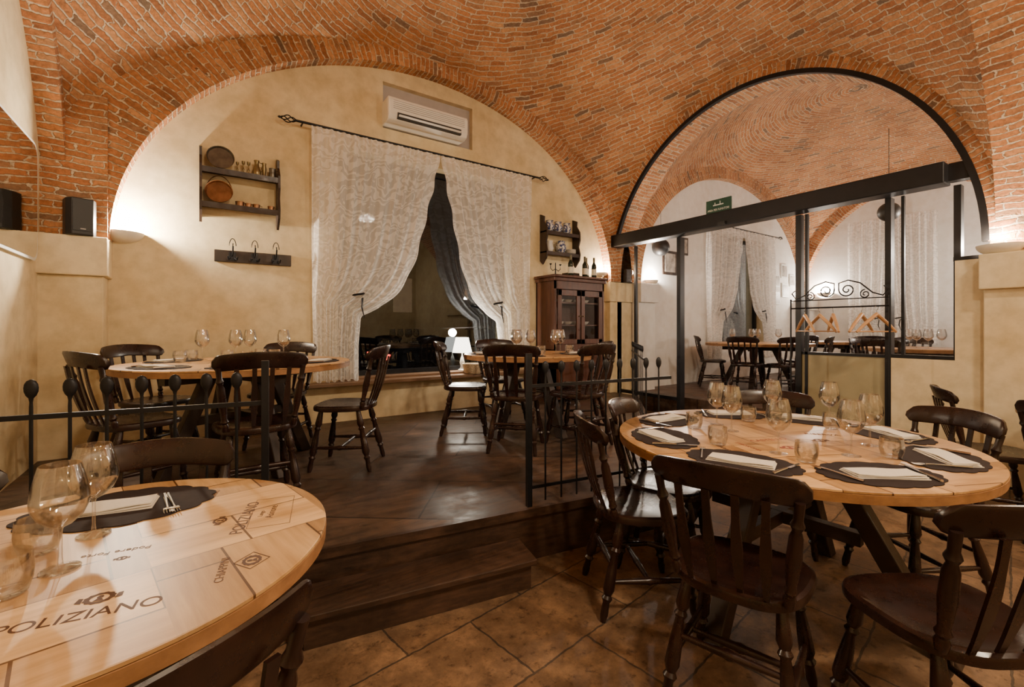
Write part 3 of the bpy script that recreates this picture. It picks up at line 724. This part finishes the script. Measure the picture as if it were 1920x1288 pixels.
def tgs(lst, z, grp):
    for x, y in lst: put('tumbler_glass', m_tg, x, y, z+.0008, 0, 'clear rounded water tumbler', 'glass', 'tumblers'+grp)
wgs([(2.13, 1.0), (2.35, .80), (2.38, 1.36), (2.47, 1.50), (2.86, 1.38), (3.03, 1.14), (2.63, .82)], ZT, ' on large table')
tgs([(2.05, 1.24), (2.09, .87), (2.46, .69), (2.28, 1.52), (2.72, 1.45), (2.90, 1.08)], ZT, ' on large table')
mm = put('placemat', m_mat, -.20, 1.86, ZT, -.15, 'dark grey-brown placemat with scalloped edge', 'placemat', 'placemats on printed table'); mm.scale = (1.1, 1.1, 1)
put('napkin', m_nap, -.24, 1.86, ZT+.0035, -.12, 'folded beige cloth napkin on placemat', 'napkin', 'napkins on printed table')
for i in range(2): put('fork', m_fork, -.085+.014*i, 1.80, ZT+.0035, .1+pi+.05*i, 'steel dinner fork on placemat edge', 'fork', 'cutlery on printed table')
wgs([(-.235, 1.655), (-.265, 1.46)], ZT, ' on printed table')
tgs([(-.335, 1.385), (-.33, 1.60)], ZT, ' on printed table')
for a in (268, 210, 140, 60, 330): setting(*RL, ZT+P, a, .56, ' on platform table')
wgs([(.02, 4.5), (.25, 4.42), (.36, 4.5), (.60, 4.35)], ZT+P, ' on platform table')
tgs([(-.12, 4.25), (-.05, 4.4), (.18, 4.2), (.42, 4.3), (.5, 4.1), (.3, 3.95)], ZT+P, ' on platform table')
for a in (230, 160, 320, 75): setting(*RR, ZT+P, a, .45, ' on small platform table', sc=.85)
wgs([(2.62, 3.72), (2.70, 3.86), (2.85, 3.80), (2.98, 3.55), (3.08, 3.6)], ZT+P, ' on small platform table')
tgs([(2.5, 3.72), (2.75, 3.5), (3.1, 3.48)], ZT+P, ' on small platform table')
wgs([(7.55, 1.75), (7.7, 1.9), (7.9, 1.7), (8.0, 2.05), (7.6, 2.15)], ZT+P, ' in second room')
wgs([(7.8, 4.1), (8.2, 4.2), (8.1, 3.8), (7.9, 4.5)], ZT+P, ' in second room')
def tloc(wx, wy, T, r0):
    c, sn = math.cos(-r0), math.sin(-r0); dx, dy = wx-T[0], wy-T[1]; return dx*c-dy*sn, dx*sn+dy*c
def tprint(s, size, wx, wy, deg, mat=ink, T=TL, root=tltop, r0=.5, sx=1):
    x, y = tloc(wx, wy, T, r0)
    return text(s, size, mat, (x, y, .7902), (0, 0, math.radians(deg)-r0), root, ext=.0003, sx=sx)
def emblem(wx, wy, deg, s=1, T=TL, root=tltop, r0=.5, mat=ink, diamond=False):
    x, y = tloc(wx, wy, T, r0); g = []; n = 24
    o = [(.022*math.cos(2*pi*i/n)*(1+.12*(i % 2)), .018*math.sin(2*pi*i/n)*(1+.12*(i % 2))) for i in range(n)]
    q = [(.014*math.cos(2*pi*i/n), .0125*math.sin(2*pi*i/n)) for i in range(n)]
    V = [(a, b, 0) for a, b in o]+[(a, b, 0) for a, b in q]; F = [(i, (i+1) % n, n+(i+1) % n, n+i) for i in range(n)]
    g.append((V, F)); g.append(([(.005*math.cos(2*pi*i/12), .004+.006*math.sin(2*pi*i/12), 0) for i in range(12)], [tuple(range(12))]))
    g.append(([(-.008, -.010, 0), (.008, -.010, 0), (.004, -.002, 0), (-.004, -.002, 0)], [(0, 1, 2, 3)]))
    if diamond:
        for R_, r_ in ((.036, .033),):
            dm = [(R_*1.15, 0), (0, R_), (-R_*1.15, 0), (0, -R_)]; dn = [(r_*1.15, 0), (0, r_), (-r_*1.15, 0), (0, -r_)]
            g.append(([(a, b, 0) for a, b in dm+dn], [(i, (i+1) % 4, 4+(i+1) % 4, 4+i) for i in range(4)]))
    else:
        for s_ in (-1, 1): g.append(([(s_*.024, -.010, 0), (s_*.034, -.006, 0), (s_*.032, .010, 0), (s_*.025, .008, 0)], [(0, 1, 2, 3)]))
    ob('printed_emblem', mesh('printed_emblem', tr(join(*g), Matrix.Scale(s, 4)), mat), (x, y, .7906), math.radians(deg)-r0, parent=root)
def frame_line(x0, y0, x1, y1, deg, T=TL, root=tltop, r0=.5):
    cx, cy = (x0+x1)/2, (y0+y1)/2; w, h = abs(x1-x0)/2, abs(y1-y0)/2; t = .0012
    g = join(gbox(-w, w, -h, -h+t, 0, .0004), gbox(-w, w, h-t, h, 0, .0004), gbox(-w, -w+t, -h, h, 0, .0004), gbox(w-t, w, -h, h, 0, .0004))
    x, y = tloc(cx, cy, T, r0)
    ob('printed_border', mesh('printed_border', g, ink), (x, y, .7902), math.radians(deg)-r0, parent=root)
tprint('POLIZIANO', .050, -.19, 1.205, -10)
emblem(-.17, 1.262, -10, 1.15)
tprint('POLIZIANO', .046, .115, 1.56, 74); tprint('Lungo', .018, .155, 1.56, 74); tprint('Asinone', .030, .183, 1.56, 74); emblem(.050, 1.57, 74, .95)
frame_line(.13, 1.45, .24, 1.68, -12)
tprint('CHIAPPINI', .026, .045, 1.25, 80); emblem(.105, 1.26, 80, 1.1, diamond=True)
tprint('Podere Forte', .026, -.17, 1.50, 170); emblem(-.155, 1.45, 170, .5)
tprint('TENUTA DI', .018, .02, 1.82, 75); tprint('TRINORO', .018, .045, 1.83, 75)
for (s, x, y, d, sz, mt) in (('POLIZIANO', 2.0, 1.16, 60, .035, ink), ('CASTELLO', 2.35, 1.15, -20, .045, inkred), ('CHIANTI', 2.30, .66, -35, .03, ink), ('RISERVA', 2.7, 1.05, -50, .045, ink), ('VINO NOBILE', 2.14, 1.14, 70, .026, inkred)):
    tprint(s, sz, x, y, d, mt, TR, trtop, .05)
emblem(2.28, 1.02, -30, 1.5, TR, trtop, .05, inkred); emblem(2.55, 1.0, -30, 1.4, TR, trtop, .05)

# ------------------------------------------------------------------ air conditioner
AX0, AX1 = 1.78, 2.80
def acprof(x0, x1):
    pr = [(5.37, 3.74), (5.14, 3.735), (5.085, 3.755), (5.06, 3.80), (5.055, 3.96), (5.07, 4.00), (5.10, 4.015), (5.37, 4.015)]
    n = len(pr); V = [(x, y, z) for x in (x0, x1) for y, z in pr]
    F = [tuple(range(n)), tuple(range(2*n-1, n-1, -1))]+[(i, (i+1) % n, n+(i+1) % n, n+i) for i in range(n)]
    return V, F
ac = ob('air_conditioner', mesh('ac_body', acprof(AX0, AX1), white_plastic)); bev(ac, .012, 3); tag(ac, 'white wall mounted split air conditioner unit', 'air conditioner')
ob('intake_grille', mesh('intake_grille', join(*[gbox(AX0+.05, AX1-.05, 5.049, 5.056, 3.87+.022*i, 3.873+.022*i) for i in range(5)]), niche_paint), parent=ac)
ob('air_outlet', mesh('air_outlet', gbox(AX0+.10, AX1-.10, 5.047, 5.09, 3.762, 3.828), grey_slot), parent=ac)
ob('louver', mesh('louver', tr(gbox(AX0+.11, AX1-.11, -.014, .014, -.003, .003), Matrix.Translation((0, 5.038, 3.79)) @ Matrix.Rotation(-.5, 4, 'X')), white_plastic), parent=ac)

# ------------------------------------------------------------------ wall shelves
def shelf(x0, x1, z0, z1, levels, dep, label, y1=5.3):
    r = ob('wall_shelf', None, (x0, y1, z0)); tag(r, label, 'shelf', 'wall shelves')
    W = x1-x0; Hh = z1-z0
    side = [(0, .06), (-dep*.35, .0), (-dep*.9, .10), (-dep, Hh*.25), (-dep*.8, Hh*.42), (-dep, Hh*.55), (-dep*.95, Hh*.72), (-dep*.55, Hh*.85), (-dep*.6, Hh*.95), (-dep*.1, Hh), (0, Hh)]
    for x in (0, W-.022):
        V = [(x+k*.022, p[0], p[1]) for k in (0, 1) for p in side]; n = len(side)
        ob('side_panel', mesh('side_panel', (V, [tuple(range(n)), tuple(range(2*n-1, n-1, -1))]+[(i, (i+1) % n, n+(i+1) % n, n+i) for i in range(n)]), wood_dark), parent=r)
    for z in levels:
        b_ = ob('shelf_board', mesh('shelf_board', gbox(.0, W, -dep*.92, 0, z-z0-.011, z-z0+.011), wood_dark), parent=r)
        ob('front_rail', mesh('front_rail', gbox(0, W, -dep*.93, -dep*.91, z-z0-.04, z-z0+.012), wood_dark), parent=b_)
    return r
shelf(.0, .68, 2.36, 3.10, [2.53, 2.86], .17, 'dark wooden wall shelf holding old copper and pewter ware')
shelf(4.14, 4.80, 2.28, 3.02, [2.46, 2.76], .17, 'dark wooden wall shelf holding blue and white ceramics')
SY = 5.21
def lt(name, prof, mat, x, y, z, label, cat, grp=None, seg=20, tilt=None, extra=None, s=1):
    g = lathe([(r*s, h*s) for r, h in prof], seg)
    if extra: g = join(g, tr(extra, Matrix.Scale(s, 4)))
    o = ob(name, mesh(name, g, mat, True), (x, y, z)); tag(o, label, cat, grp)
    if tilt: o.rotation_euler = tilt
    return o
zU, zD = 2.872, 2.542
panp = [(.09, 0), (.105, .004), (.112, .03), (.116, .032), (.112, .028), (.104, .008), (.003, .006)]
lt('pewter_platter', panp, pewter, .17, 5.225, zU+.118, 'round pewter platter leaning on shelf', 'platter', tilt=(math.radians(78), 0, 0), seg=32)
ph = tube([(.105*math.cos(t), .17*math.sin(t), .02) for t in [pi*i/14 for i in range(15)]], .005, 6)
lt('copper_pan', panp, copper, .16, 5.225, zD+.115, 'old copper pan with bow handle leaning on shelf', 'pan', tilt=(math.radians(76), 0, math.radians(-6)), extra=ph, seg=32)
cand = [(.032, 0), (.033, .006), (.012, .012), (.007, .03), (.012, .045), (.006, .055), (.006, .09), (.014, .10), (.016, .125), (.012, .126), (.003, .12)]
for x in (.31, .36, .405): lt('candle_holder', cand, brass, x, SY, zU, 'small brass candlestick standing on shelf', 'candlestick', 'candlesticks', s=.85 if x < .35 else 1)
mug = [(.032, 0), (.035, .005), (.030, .05), (.028, .09), (.031, .10), (.028, .10), (.026, .05), (.003, .008)]
mugh = tube([(.03, 0, .085), (.055, 0, .08), (.058, 0, .045), (.031, 0, .025)], .004, 6)
lt('brass_jug', [(.035, 0), (.038, .005), (.040, .04), (.022, .10), (.019, .13), (.026, .155), (.022, .155), (.016, .13), (.003, .12)], brass, .475, SY, zU, 'small brass jug with handle', 'jug', extra=tube([(.022, 0, .14), (.055, 0, .13), (.055, 0, .07), (.037, 0, .05)], .004, 6))
lt('brass_vase', [(.02, 0), (.022, .004), (.014, .03), (.024, .08), (.018, .12), (.022, .14), (.018, .14), (.003, .1)], brass, .54, SY, zU, 'slim brass vase standing on shelf', 'vase')
lt('pewter_mug', mug, pewter, .615, SY, zU, 'dark pewter mug with handle on shelf', 'mug', extra=mugh)
for i, (x, s) in enumerate(((.33, .8), (.40, .62), (.47, .7), (.60, .62))):
    lt('copper_cup', [(.04, 0), (.046, .006), (.048, .045), (.052, .06), (.047, .06), (.043, .01), (.003, .008)], copper, x, SY-.02*(i % 2), zD, 'small copper cup with looped handle', 'cup', 'copper cups', extra=tube([(.046, 0, .05), (.075, 0, .045), (.07, 0, .02), (.046, 0, .015)], .004, 6), s=s)
jar = [(.035, 0), (.04, .004), (.058, .04), (.060, .075), (.042, .105), (.044, .125), (.05, .13), (.045, .13), (.003, .1)]
for x in (4.25, 4.41, 4.58): lt('ceramic_jar', jar, bluewh, x, SY, 2.772, 'blue and white painted ceramic jar', 'jar', 'ceramic jars', s=1.2)
lt('ceramic_jug', [(.04, 0), (.045, .004), (.06, .05), (.045, .12), (.05, .16), (.046, .16), (.003, .1)], ceramic, 4.25, SY, 2.472, 'plain white ceramic jug on shelf', 'jug', extra=tube([(.045, 0, .14), (.09, 0, .12), (.085, 0, .06), (.058, 0, .04)], .006, 6))
lt('ceramic_pot', jar, bluewh, 4.47, SY, 2.472, 'blue and white ceramic pot', 'pot', s=1.35)
for i in range(5): lt('ceramic_plate', [(.05, 0), (.075, .008), (.085, .014), (.084, .017), (.05, .006), (.003, .005)], ceramic, 4.66, SY, 2.472+.012*i, 'white ceramic plate in a stack', 'plate', 'stacked plates')
rk = top('coat_rack', gbox(.12, .80, 5.272, 5.3, 2.0, 2.115), wood_dark, 'dark wooden wall rack with iron coat hooks', 'coat rack', bevel=.004)
for x in (.27, .46, .65):
    g = join(gbox(x-.03, x+.03, 5.262, 5.273, 2.015, 2.10), tube([(x, 5.265, 2.06), (x, 5.20, 2.08), (x, 5.17, 2.14), (x, 5.185, 2.17)], .007, 6),
             tube([(x-.02, 5.265, 2.04), (x-.035, 5.22, 2.02), (x-.04, 5.20, 2.05)], .007, 6), tube([(x+.02, 5.265, 2.04), (x+.035, 5.22, 2.02), (x+.04, 5.20, 2.05)], .007, 6),
             tube([(x+.028*math.cos(t), 5.22, 2.155+.07*math.sin(t)) for t in [pi*i/10 for i in range(11)]], .004, 5))
    ob('coat_hook', mesh('coat_hook', g, iron, True), parent=rk)

# ------------------------------------------------------------------ cabinet
cx0, cx1, cy0, cy1, cz = 4.06, 5.02, 4.86, 5.28, P
cab = ob('display_cabinet', None, ((cx0+cx1)/2, (cy0+cy1)/2, cz)); tag(cab, 'reddish wooden display cabinet with two glazed doors', 'cabinet')
w, dd, hh = (cx1-cx0)/2, (cy1-cy0)/2, 1.76
ob('body', mesh('body', join(gbox(-w, -w+.03, -dd, dd, 0, hh), gbox(w-.03, w, -dd, dd, 0, hh), gbox(-w, w, dd-.02, dd, 0, hh), gbox(-w, w, -dd, dd, hh-.03, hh), gbox(-w, w, -dd, dd, .05, .75),
    gbox(-w+.03, w-.03, -dd+.03, dd-.02, 1.08, 1.10), gbox(-w+.03, w-.03, -dd+.03, dd-.02, 1.40, 1.42), gbox(-w, w, -dd, -dd+.02, .75, .82), gbox(-w, w, -dd, -dd+.02, hh-.16, hh)), wood_cab), parent=cab)
c_ = ob('cornice', mesh('cornice', join(gbox(-w-.05, w+.05, -dd-.05, dd, hh, hh+.035), gbox(-w-.025, w+.025, -dd-.025, dd, hh-.05, hh)), wood_cab), parent=cab); bev(c_, .008)
for s in (-1, 1):
    x0, x1 = (-w+.05, -.01) if s < 0 else (.01, w-.05); z0, z1 = .82, hh-.17; t = .07
    dr = ob('door', mesh('door', join(gbox(x0, x1, -dd-.012, -dd+.012, z0, z0+t), gbox(x0, x1, -dd-.012, -dd+.012, z1-t*1.2, z1), gbox(x0, x0+t, -dd-.012, -dd+.012, z0, z1), gbox(x1-t, x1, -dd-.012, -dd+.012, z0, z1)), wood_cab), parent=cab); bev(dr, .004)
    ob('door_pane', mesh('door_pane', gbox(x0+.05, x1-.05, -dd-.002, -dd+.002, z0+.05, z1-.05), pane), parent=dr)
    ob('knob', mesh('knob', turned((s*.035, -dd-.01, 1.22), (s*.035, -dd-.04, 1.22), [(0, .006), (.5, .007), (.7, .013), (1, .006)], 10), brass, True), parent=dr)
    ob('door', mesh('door', join(gbox(x0, x1, -dd-.015, -dd, .08, .72), gbox(x0+.08, x1-.08, -dd-.02, -dd, .16, .64)), wood_cab), parent=cab)
for zz in (1.42, 1.10):
    for i in range(4): lt('white_bowl', [(.04, 0), (.07, .02), (.09, .05), (.087, .05), (.003, .01)], ceramic, 4.29+.165*i, 5.05, cz+zz, 'white ceramic bowl inside cabinet', 'bowl', 'bowls in cabinet', s=.9)
ct = cz+hh+.035
botp = [(.036, 0), (.039, .005), (.039, .17), (.036, .20), (.018, .235), (.014, .25), (.014, .30), (.016, .302), (.016, .315), (.003, .316)]
m_b = mesh('bottle_body', lathe(botp, 18), bottle_glass, True)
m_l = mesh('bottle_label', lathe([(.0395, .05), (.0398, .051), (.0398, .14), (.0395, .141)], 18), paper, True)
m_f = mesh('bottle_foil', lathe([(.0155, .245), (.0165, .27), (.0175, .318), (.003, .319)], 14), foil, True)
for x, y in ((4.45, 4.97), (4.74, 4.98), (4.84, 5.05), (4.93, 4.98)):
    thing('wine_bottle', [('bottle_body', m_b), ('bottle_label', m_l), ('bottle_foil', m_f)], (x, y, ct), -1.9, 'dark green wine bottle with pale label', 'bottle', 'bottles on cabinet')
g = [lathe([(.045, 0), (.045, .008), (.01, .02), (.007, .18), (.003, .19)], 16)]
for s in (-1, 1): g.append(tube([(0, 0, .10), (s*.05, 0, .07), (s*.09, 0, .10), (s*.09, 0, .15)], .005, 6)); g.append(mv(lathe([(.006, 0), (.016, .01), (.018, .02), (.003, .021)], 10), s*.09, 0, .15))
top('candelabra', join(*g), iron, 'small black iron candelabra on cabinet', 'candelabra', True, loc=(4.19, 5.0, ct))
for i in range(3):
    top('book', gbox(-.12+.01*i, .12-.005*i, -.08, .08, .026*i, .026*i+.025), wood_dark, 'dark closed book lying flat on cabinet', 'book', group='books on cabinet', loc=(4.60, 5.14, ct), rz=.1)

# ------------------------------------------------------------------ sconces, speakers, lamp, mirror
def sconce(x, y, z, rz, label='cream plaster bowl uplight wall sconce', r=.15, power=60, ly=-.08, col=(1, .79, .56)):
    V, F = [], []; n, m = 20, 10
    for sc_ in (1, .93):
        for j in range(m+1):
            ph_ = pi/2*j/m
            for i in range(n+1):
                a = pi+pi*i/n; rr = r*math.sin(ph_)*sc_; V.append((rr*math.cos(a), rr*math.sin(a), -r*.62*math.cos(ph_)*sc_))
    for q in range(2):
        o_ = q*(m+1)*(n+1)
        for j in range(m):
            for i in range(n): a = o_+j*(n+1)+i; F.append((a, a+1, a+n+2, a+n+1))
    e = m*(n+1); e2 = e+(m+1)*(n+1)
    for i in range(n): F.append((e+i, e+i+1, e2+i+1, e2+i))
    s = ob('wall_sconce', mesh('sconce_bowl', (V, F), sconce_plaster, True), (x, y, z), rz); tag(s, label, 'wall lamp', 'wall sconces')
    ob('bulb', mesh('bulb', mv(lathe([(.008, -.03), (.012, -.02), (.02, 0), (.018, .015), (.003, .022)], 12), 0, -r*.45, -.03), bulb_mat, True), parent=s)
    l = bpy.data.lights.new('sconce_light', 'POINT'); l.energy = power; l.color = col; l.shadow_soft_size = .04
    lo = bpy.data.objects.new('sconce_light', l); lo.parent = s; lo.location = (0, ly, .04); C.objects.link(lo)
COOL = (1, .88, .75)
sconce(-.56, 5.30, 2.20, 0, power=220, ly=-.11, col=(1, .84, .64))
sconce(5.63, .84, 2.06, -pi/2, power=55)
sconce(5.40, 5.30, 2.25, 0, power=60, r=.11)
sconce(6.62, 5.30, 2.2, 0, power=115, col=COOL)
sconce(12.48, 4.8, 2.2, -pi/2, power=130, col=COOL)
sconce(6.9, .75, 2.2, pi, power=130, col=COOL)  # unseen sconce, added to brighten the second room
sconce(11.5, .75, 2.2, pi, power=140, col=COOL)  # also out of view, added for brightness in the second room
sconce(-1.05, .6, 2.2, pi/2, power=110)  # unseen sconce beside the camera, added for general light
sconce(1.0, -2.6, 2.2, pi, power=50)  # added behind the camera to raise the general light
sconce(4.0, -2.6, 2.2, pi, power=50)  # second unseen sconce added on the rear wall for its light
def speaker(x, y, z, rz, label, s=1):
    pr = [(-.085, .07), (-.085, -.02), (-.06, -.07), (.06, -.07), (.085, -.02), (.085, .07)]
    o = ob('loudspeaker', mesh('speaker_body', prism([(a*s, b*s) for a, b in pr], 0, .27*s), black_plastic), (x, y, z), rz); bev(o, .008, 3); tag(o, label, 'loudspeaker', 'loudspeakers')
    ob('speaker_grille', mesh('speaker_grille', gbox(-.055*s, .055*s, -.076*s, -.07*s, .03*s, .25*s), black_plastic), parent=o)
    ob('brand_badge', mesh('brand_badge', gbox(-.015*s, .015*s, -.079*s, -.076*s, .04*s, .047*s), niche_paint), parent=o)
speaker(-.80, 5.06, 2.101, .35, 'black bookshelf loudspeaker standing on pier ledge', 1.1)
speaker(5.82, 5.12, 2.101, -.2, 'small black loudspeaker on pier ledge', .8)
for (x, y, z, rr) in ((6.75, 5.16, 2.78, .15), (6.12, 1.74, 2.60, .10)):
    ball = lathe([(.003+rr*math.sin(pi*i/14), -rr*math.cos(pi*i/14)) for i in range(15)], 24)
    o = top('round_loudspeaker', ball, black_plastic, 'black round hanging loudspeaker behind glass', 'loudspeaker', True, 'round loudspeakers', (x, y, z))
    ob('hanging_cable', mesh('hanging_cable', turned((0, 0, rr-.01), (0, 0, .9), [(0, .003), (1, .003)], 6), black_plastic), parent=o)
yz = []; y0, y1, z0, z1, r = 3.2, 4.98, 1.86, 2.76, .10
for (cy_, cz_, a0) in ((y1-r, z1-r, 0), (y0+r, z1-r, pi/2), (y0+r, z0+r, pi), (y1-r, z0+r, 3*pi/2)):
    for i in range(7): a = a0+pi/2*i/6; yz.append((cy_+r*math.cos(a), cz_+r*math.sin(a)))
def yzprism(pts, x0, x1, k=1):
    cy_, cz_ = (y0+y1)/2, (z0+z1)/2; n = len(pts)
    V = [(x, cy_+(p[0]-cy_)*k, cz_+(p[1]-cz_)*(1+(k-1)*1.9)) for x in (x0, x1) for p in pts]
    return V, [tuple(range(n)), tuple(range(2*n-1, n-1, -1))]+[(i, (i+1) % n, n+(i+1) % n, n+i) for i in range(n)]
mr_ = ob('wall_mirror', mesh('mirror_frame', yzprism(yz, -1.05, -1.03, 1.0), whitep)); tag(mr_, 'large wall mirror with thin pale rounded frame', 'mirror')
ob('mirror_glass', mesh('mirror_glass', yzprism(yz, -1.03, -1.027, .975), mirror_m), parent=mr_)
zs = .786
lsh = lathe([(.13, .24), (.085, .44)], 28)
lamp = thing('table_lamp', [('lamp_base', mesh('lamp_base', lathe([(.05, 0), (.055, .01), (.03, .03), (.02, .06), (.035, .11), (.02, .17), (.008, .2), (.008, .30), (.003, .31)], 20), ceramic, True)),
     ('lamp_shade', mesh('lamp_shade', (lsh[0], lsh[1][:-2]), shade_mat, True))], (2.88, 5.36, zs), 0, 'small table lamp with glowing white shade on window sill', 'lamp')
l = bpy.data.lights.new('lamp_light', 'POINT'); l.energy = 50; l.color = (1, .88, .72); l.shadow_soft_size = .06
lo = bpy.data.objects.new('lamp_light', l); lo.parent = lamp; lo.location = (0, 0, .5); C.objects.link(lo)
top('wicker_basket', lathe([(.10, 0), (.12, .02), (.135, .12), (.14, .13), (.125, .13), (.11, .04), (.003, .03)], 28), wicker, 'round pale wicker basket on window sill', 'basket', True, loc=(2.95, 5.19, .757))
for i, (x, z, s) in enumerate(((11.15, 2.45, .13), (11.15, 2.05, .13), (11.5, 2.7, .15), (11.55, 2.25, .15), (11.9, 2.5, .13), (7.15, 2.55, .2), (7.55, 2.9, .15))):
    f = top('picture_frame', gbox(x-s, x+s, 5.26, 5.285, z-s*1.1, z+s*1.1), whitep if i < 5 else wood_dark, 'small framed picture on plastered wall', 'picture', group='framed pictures')
    ob('picture_print', mesh('picture_print', gbox(x-s*.75, x+s*.75, 5.255, 5.26, z-s*.85, z+s*.85), picture_mat), parent=f)

# ------------------------------------------------------------------ coat stand with hangers
SX = 5.30; ya, yb = 1.50, 2.36; zb = 1.56
def Y(pts, r=.008, s=6): return tube([(SX, y, z) for y, z in pts], r, s)
stand = ob('coat_stand', None, (0, 0, 0)); tag(stand, 'black wrought iron clothes stand with scroll top', 'coat stand')
for y in (ya, yb):
    ob('post', mesh('post', join(Y([(y, .02), (y, 1.66)], .009), tube([(SX-.25, y, .012), (SX, y, .06), (SX+.22, y, .012)], .01)), iron), parent=stand)
for z_, r_ in ((zb, .009), (zb+.08, .006), (.25, .008)): ob('hanging_rail', mesh('hanging_rail', Y([(ya, z_), (yb, z_)], r_), iron), parent=stand)
g = []; ymid = (ya+yb)/2
def spiral(cy_, cz_, r0, r1, a0, a1, n=28): return [(cy_+(r0+(r1-r0)*i/n)*math.cos(a0+(a1-a0)*i/n), cz_+(r0+(r1-r0)*i/n)*math.sin(a0+(a1-a0)*i/n)) for i in range(n+1)]
for s in (-1, 1):
    g.append(Y(spiral(ymid+s*.09, zb+.17, .07, .01, pi/2-s*pi/2+pi, pi/2-s*pi/2+pi+s*3.2*pi), .007, 5))
    g.append(Y([(ymid+s*.02, zb+.17), (ymid+s*.02, zb+.24), (ymid+s*.10, zb+.265), (ymid+s*.20, zb+.23), (ymid+s*.30, zb+.13), (ymid+s*.38, zb+.10), (ymid+s*.42, zb+.16), (ymid+s*.385, zb+.19)], .007, 5))
    g.append(Y(spiral(ymid+s*.24, zb+.12, .045, .01, pi/2, pi/2+s*3*pi), .006, 5))
ob('scroll_top', mesh('scroll_top', join(*g), iron, True), parent=stand)
def hanger():
    w_ = .23; pts = [(-w_, 0, -.17), (-w_*.6, 0, -.095), (0, 0, 0), (w_*.6, 0, -.095), (w_, 0, -.17)]
    return join(tube(pts, [.011, .016, .019, .016, .011], 8), tube([(-w_*.93, 0, -.165), (w_*.93, 0, -.165)], .007, 6))
m_h = mesh('hanger_body', hanger(), wood_hanger, True)
m_hk = mesh('hanger_hook', tube([(0, 0, 0), (0, 0, .035), (.016, 0, .05), (.018, 0, .068), (.0, 0, .085), (-.018, 0, .07)], .0025, 6), chrome, True)
for y, rz in ((2.22, .75), (2.08, 1.0), (1.96, .55), (1.72, -.1), (1.60, -.4)):
    thing('clothes_hanger', [('hanger_body', m_h), ('hanger_hook', m_hk)], (SX, y, zb-.078), rz, 'varnished wooden clothes hanger', 'hanger', 'hangers on stand')

# ------------------------------------------------------------------ lights and camera
def area(loc, rot, size, power, col=(1, .79, .56)):  # unseen lights added overhead behind the camera; no ceiling fixture is modelled
    l = bpy.data.lights.new('added_overhead_light', 'AREA'); l.energy = power; l.size = size; l.color = col; l.shape = 'DISK'
    o = bpy.data.objects.new('added_overhead_light', l); o.location = loc; o.rotation_euler = rot; C.objects.link(o)
area((1.2, -.9, 4.2), (math.radians(25), 0, 0), .4, 110)
area((3.6, -.9, 4.2), (math.radians(20), 0, 0), .4, 75)
sl = bpy.data.lights.new('added_street_light', 'POINT'); sl.energy = 160; sl.color = (1, .75, .5); sl.shadow_soft_size = .1  # added to light the street dimly; no lamp post stands there
so = bpy.data.objects.new('added_street_light', sl); so.location = (7.0, 9.5, 5.0); C.objects.link(so)
w = bpy.data.worlds.new('World'); bpy.context.scene.world = w; w.use_nodes = True
w.node_tree.nodes['Background'].inputs[0].default_value = (.9, .75, .6, 1); w.node_tree.nodes['Background'].inputs[1].default_value = .002
cam = bpy.data.cameras.new('Camera'); cam.lens = 16; cam.sensor_width = 36; cam.shift_y = -29/1920; cam.clip_start = .02
co = bpy.data.objects.new('Camera', cam); co.location = (0, 0, 1.35); co.rotation_euler = (pi/2, 0, math.radians(-34.5)); C.objects.link(co)
bpy.context.scene.camera = co
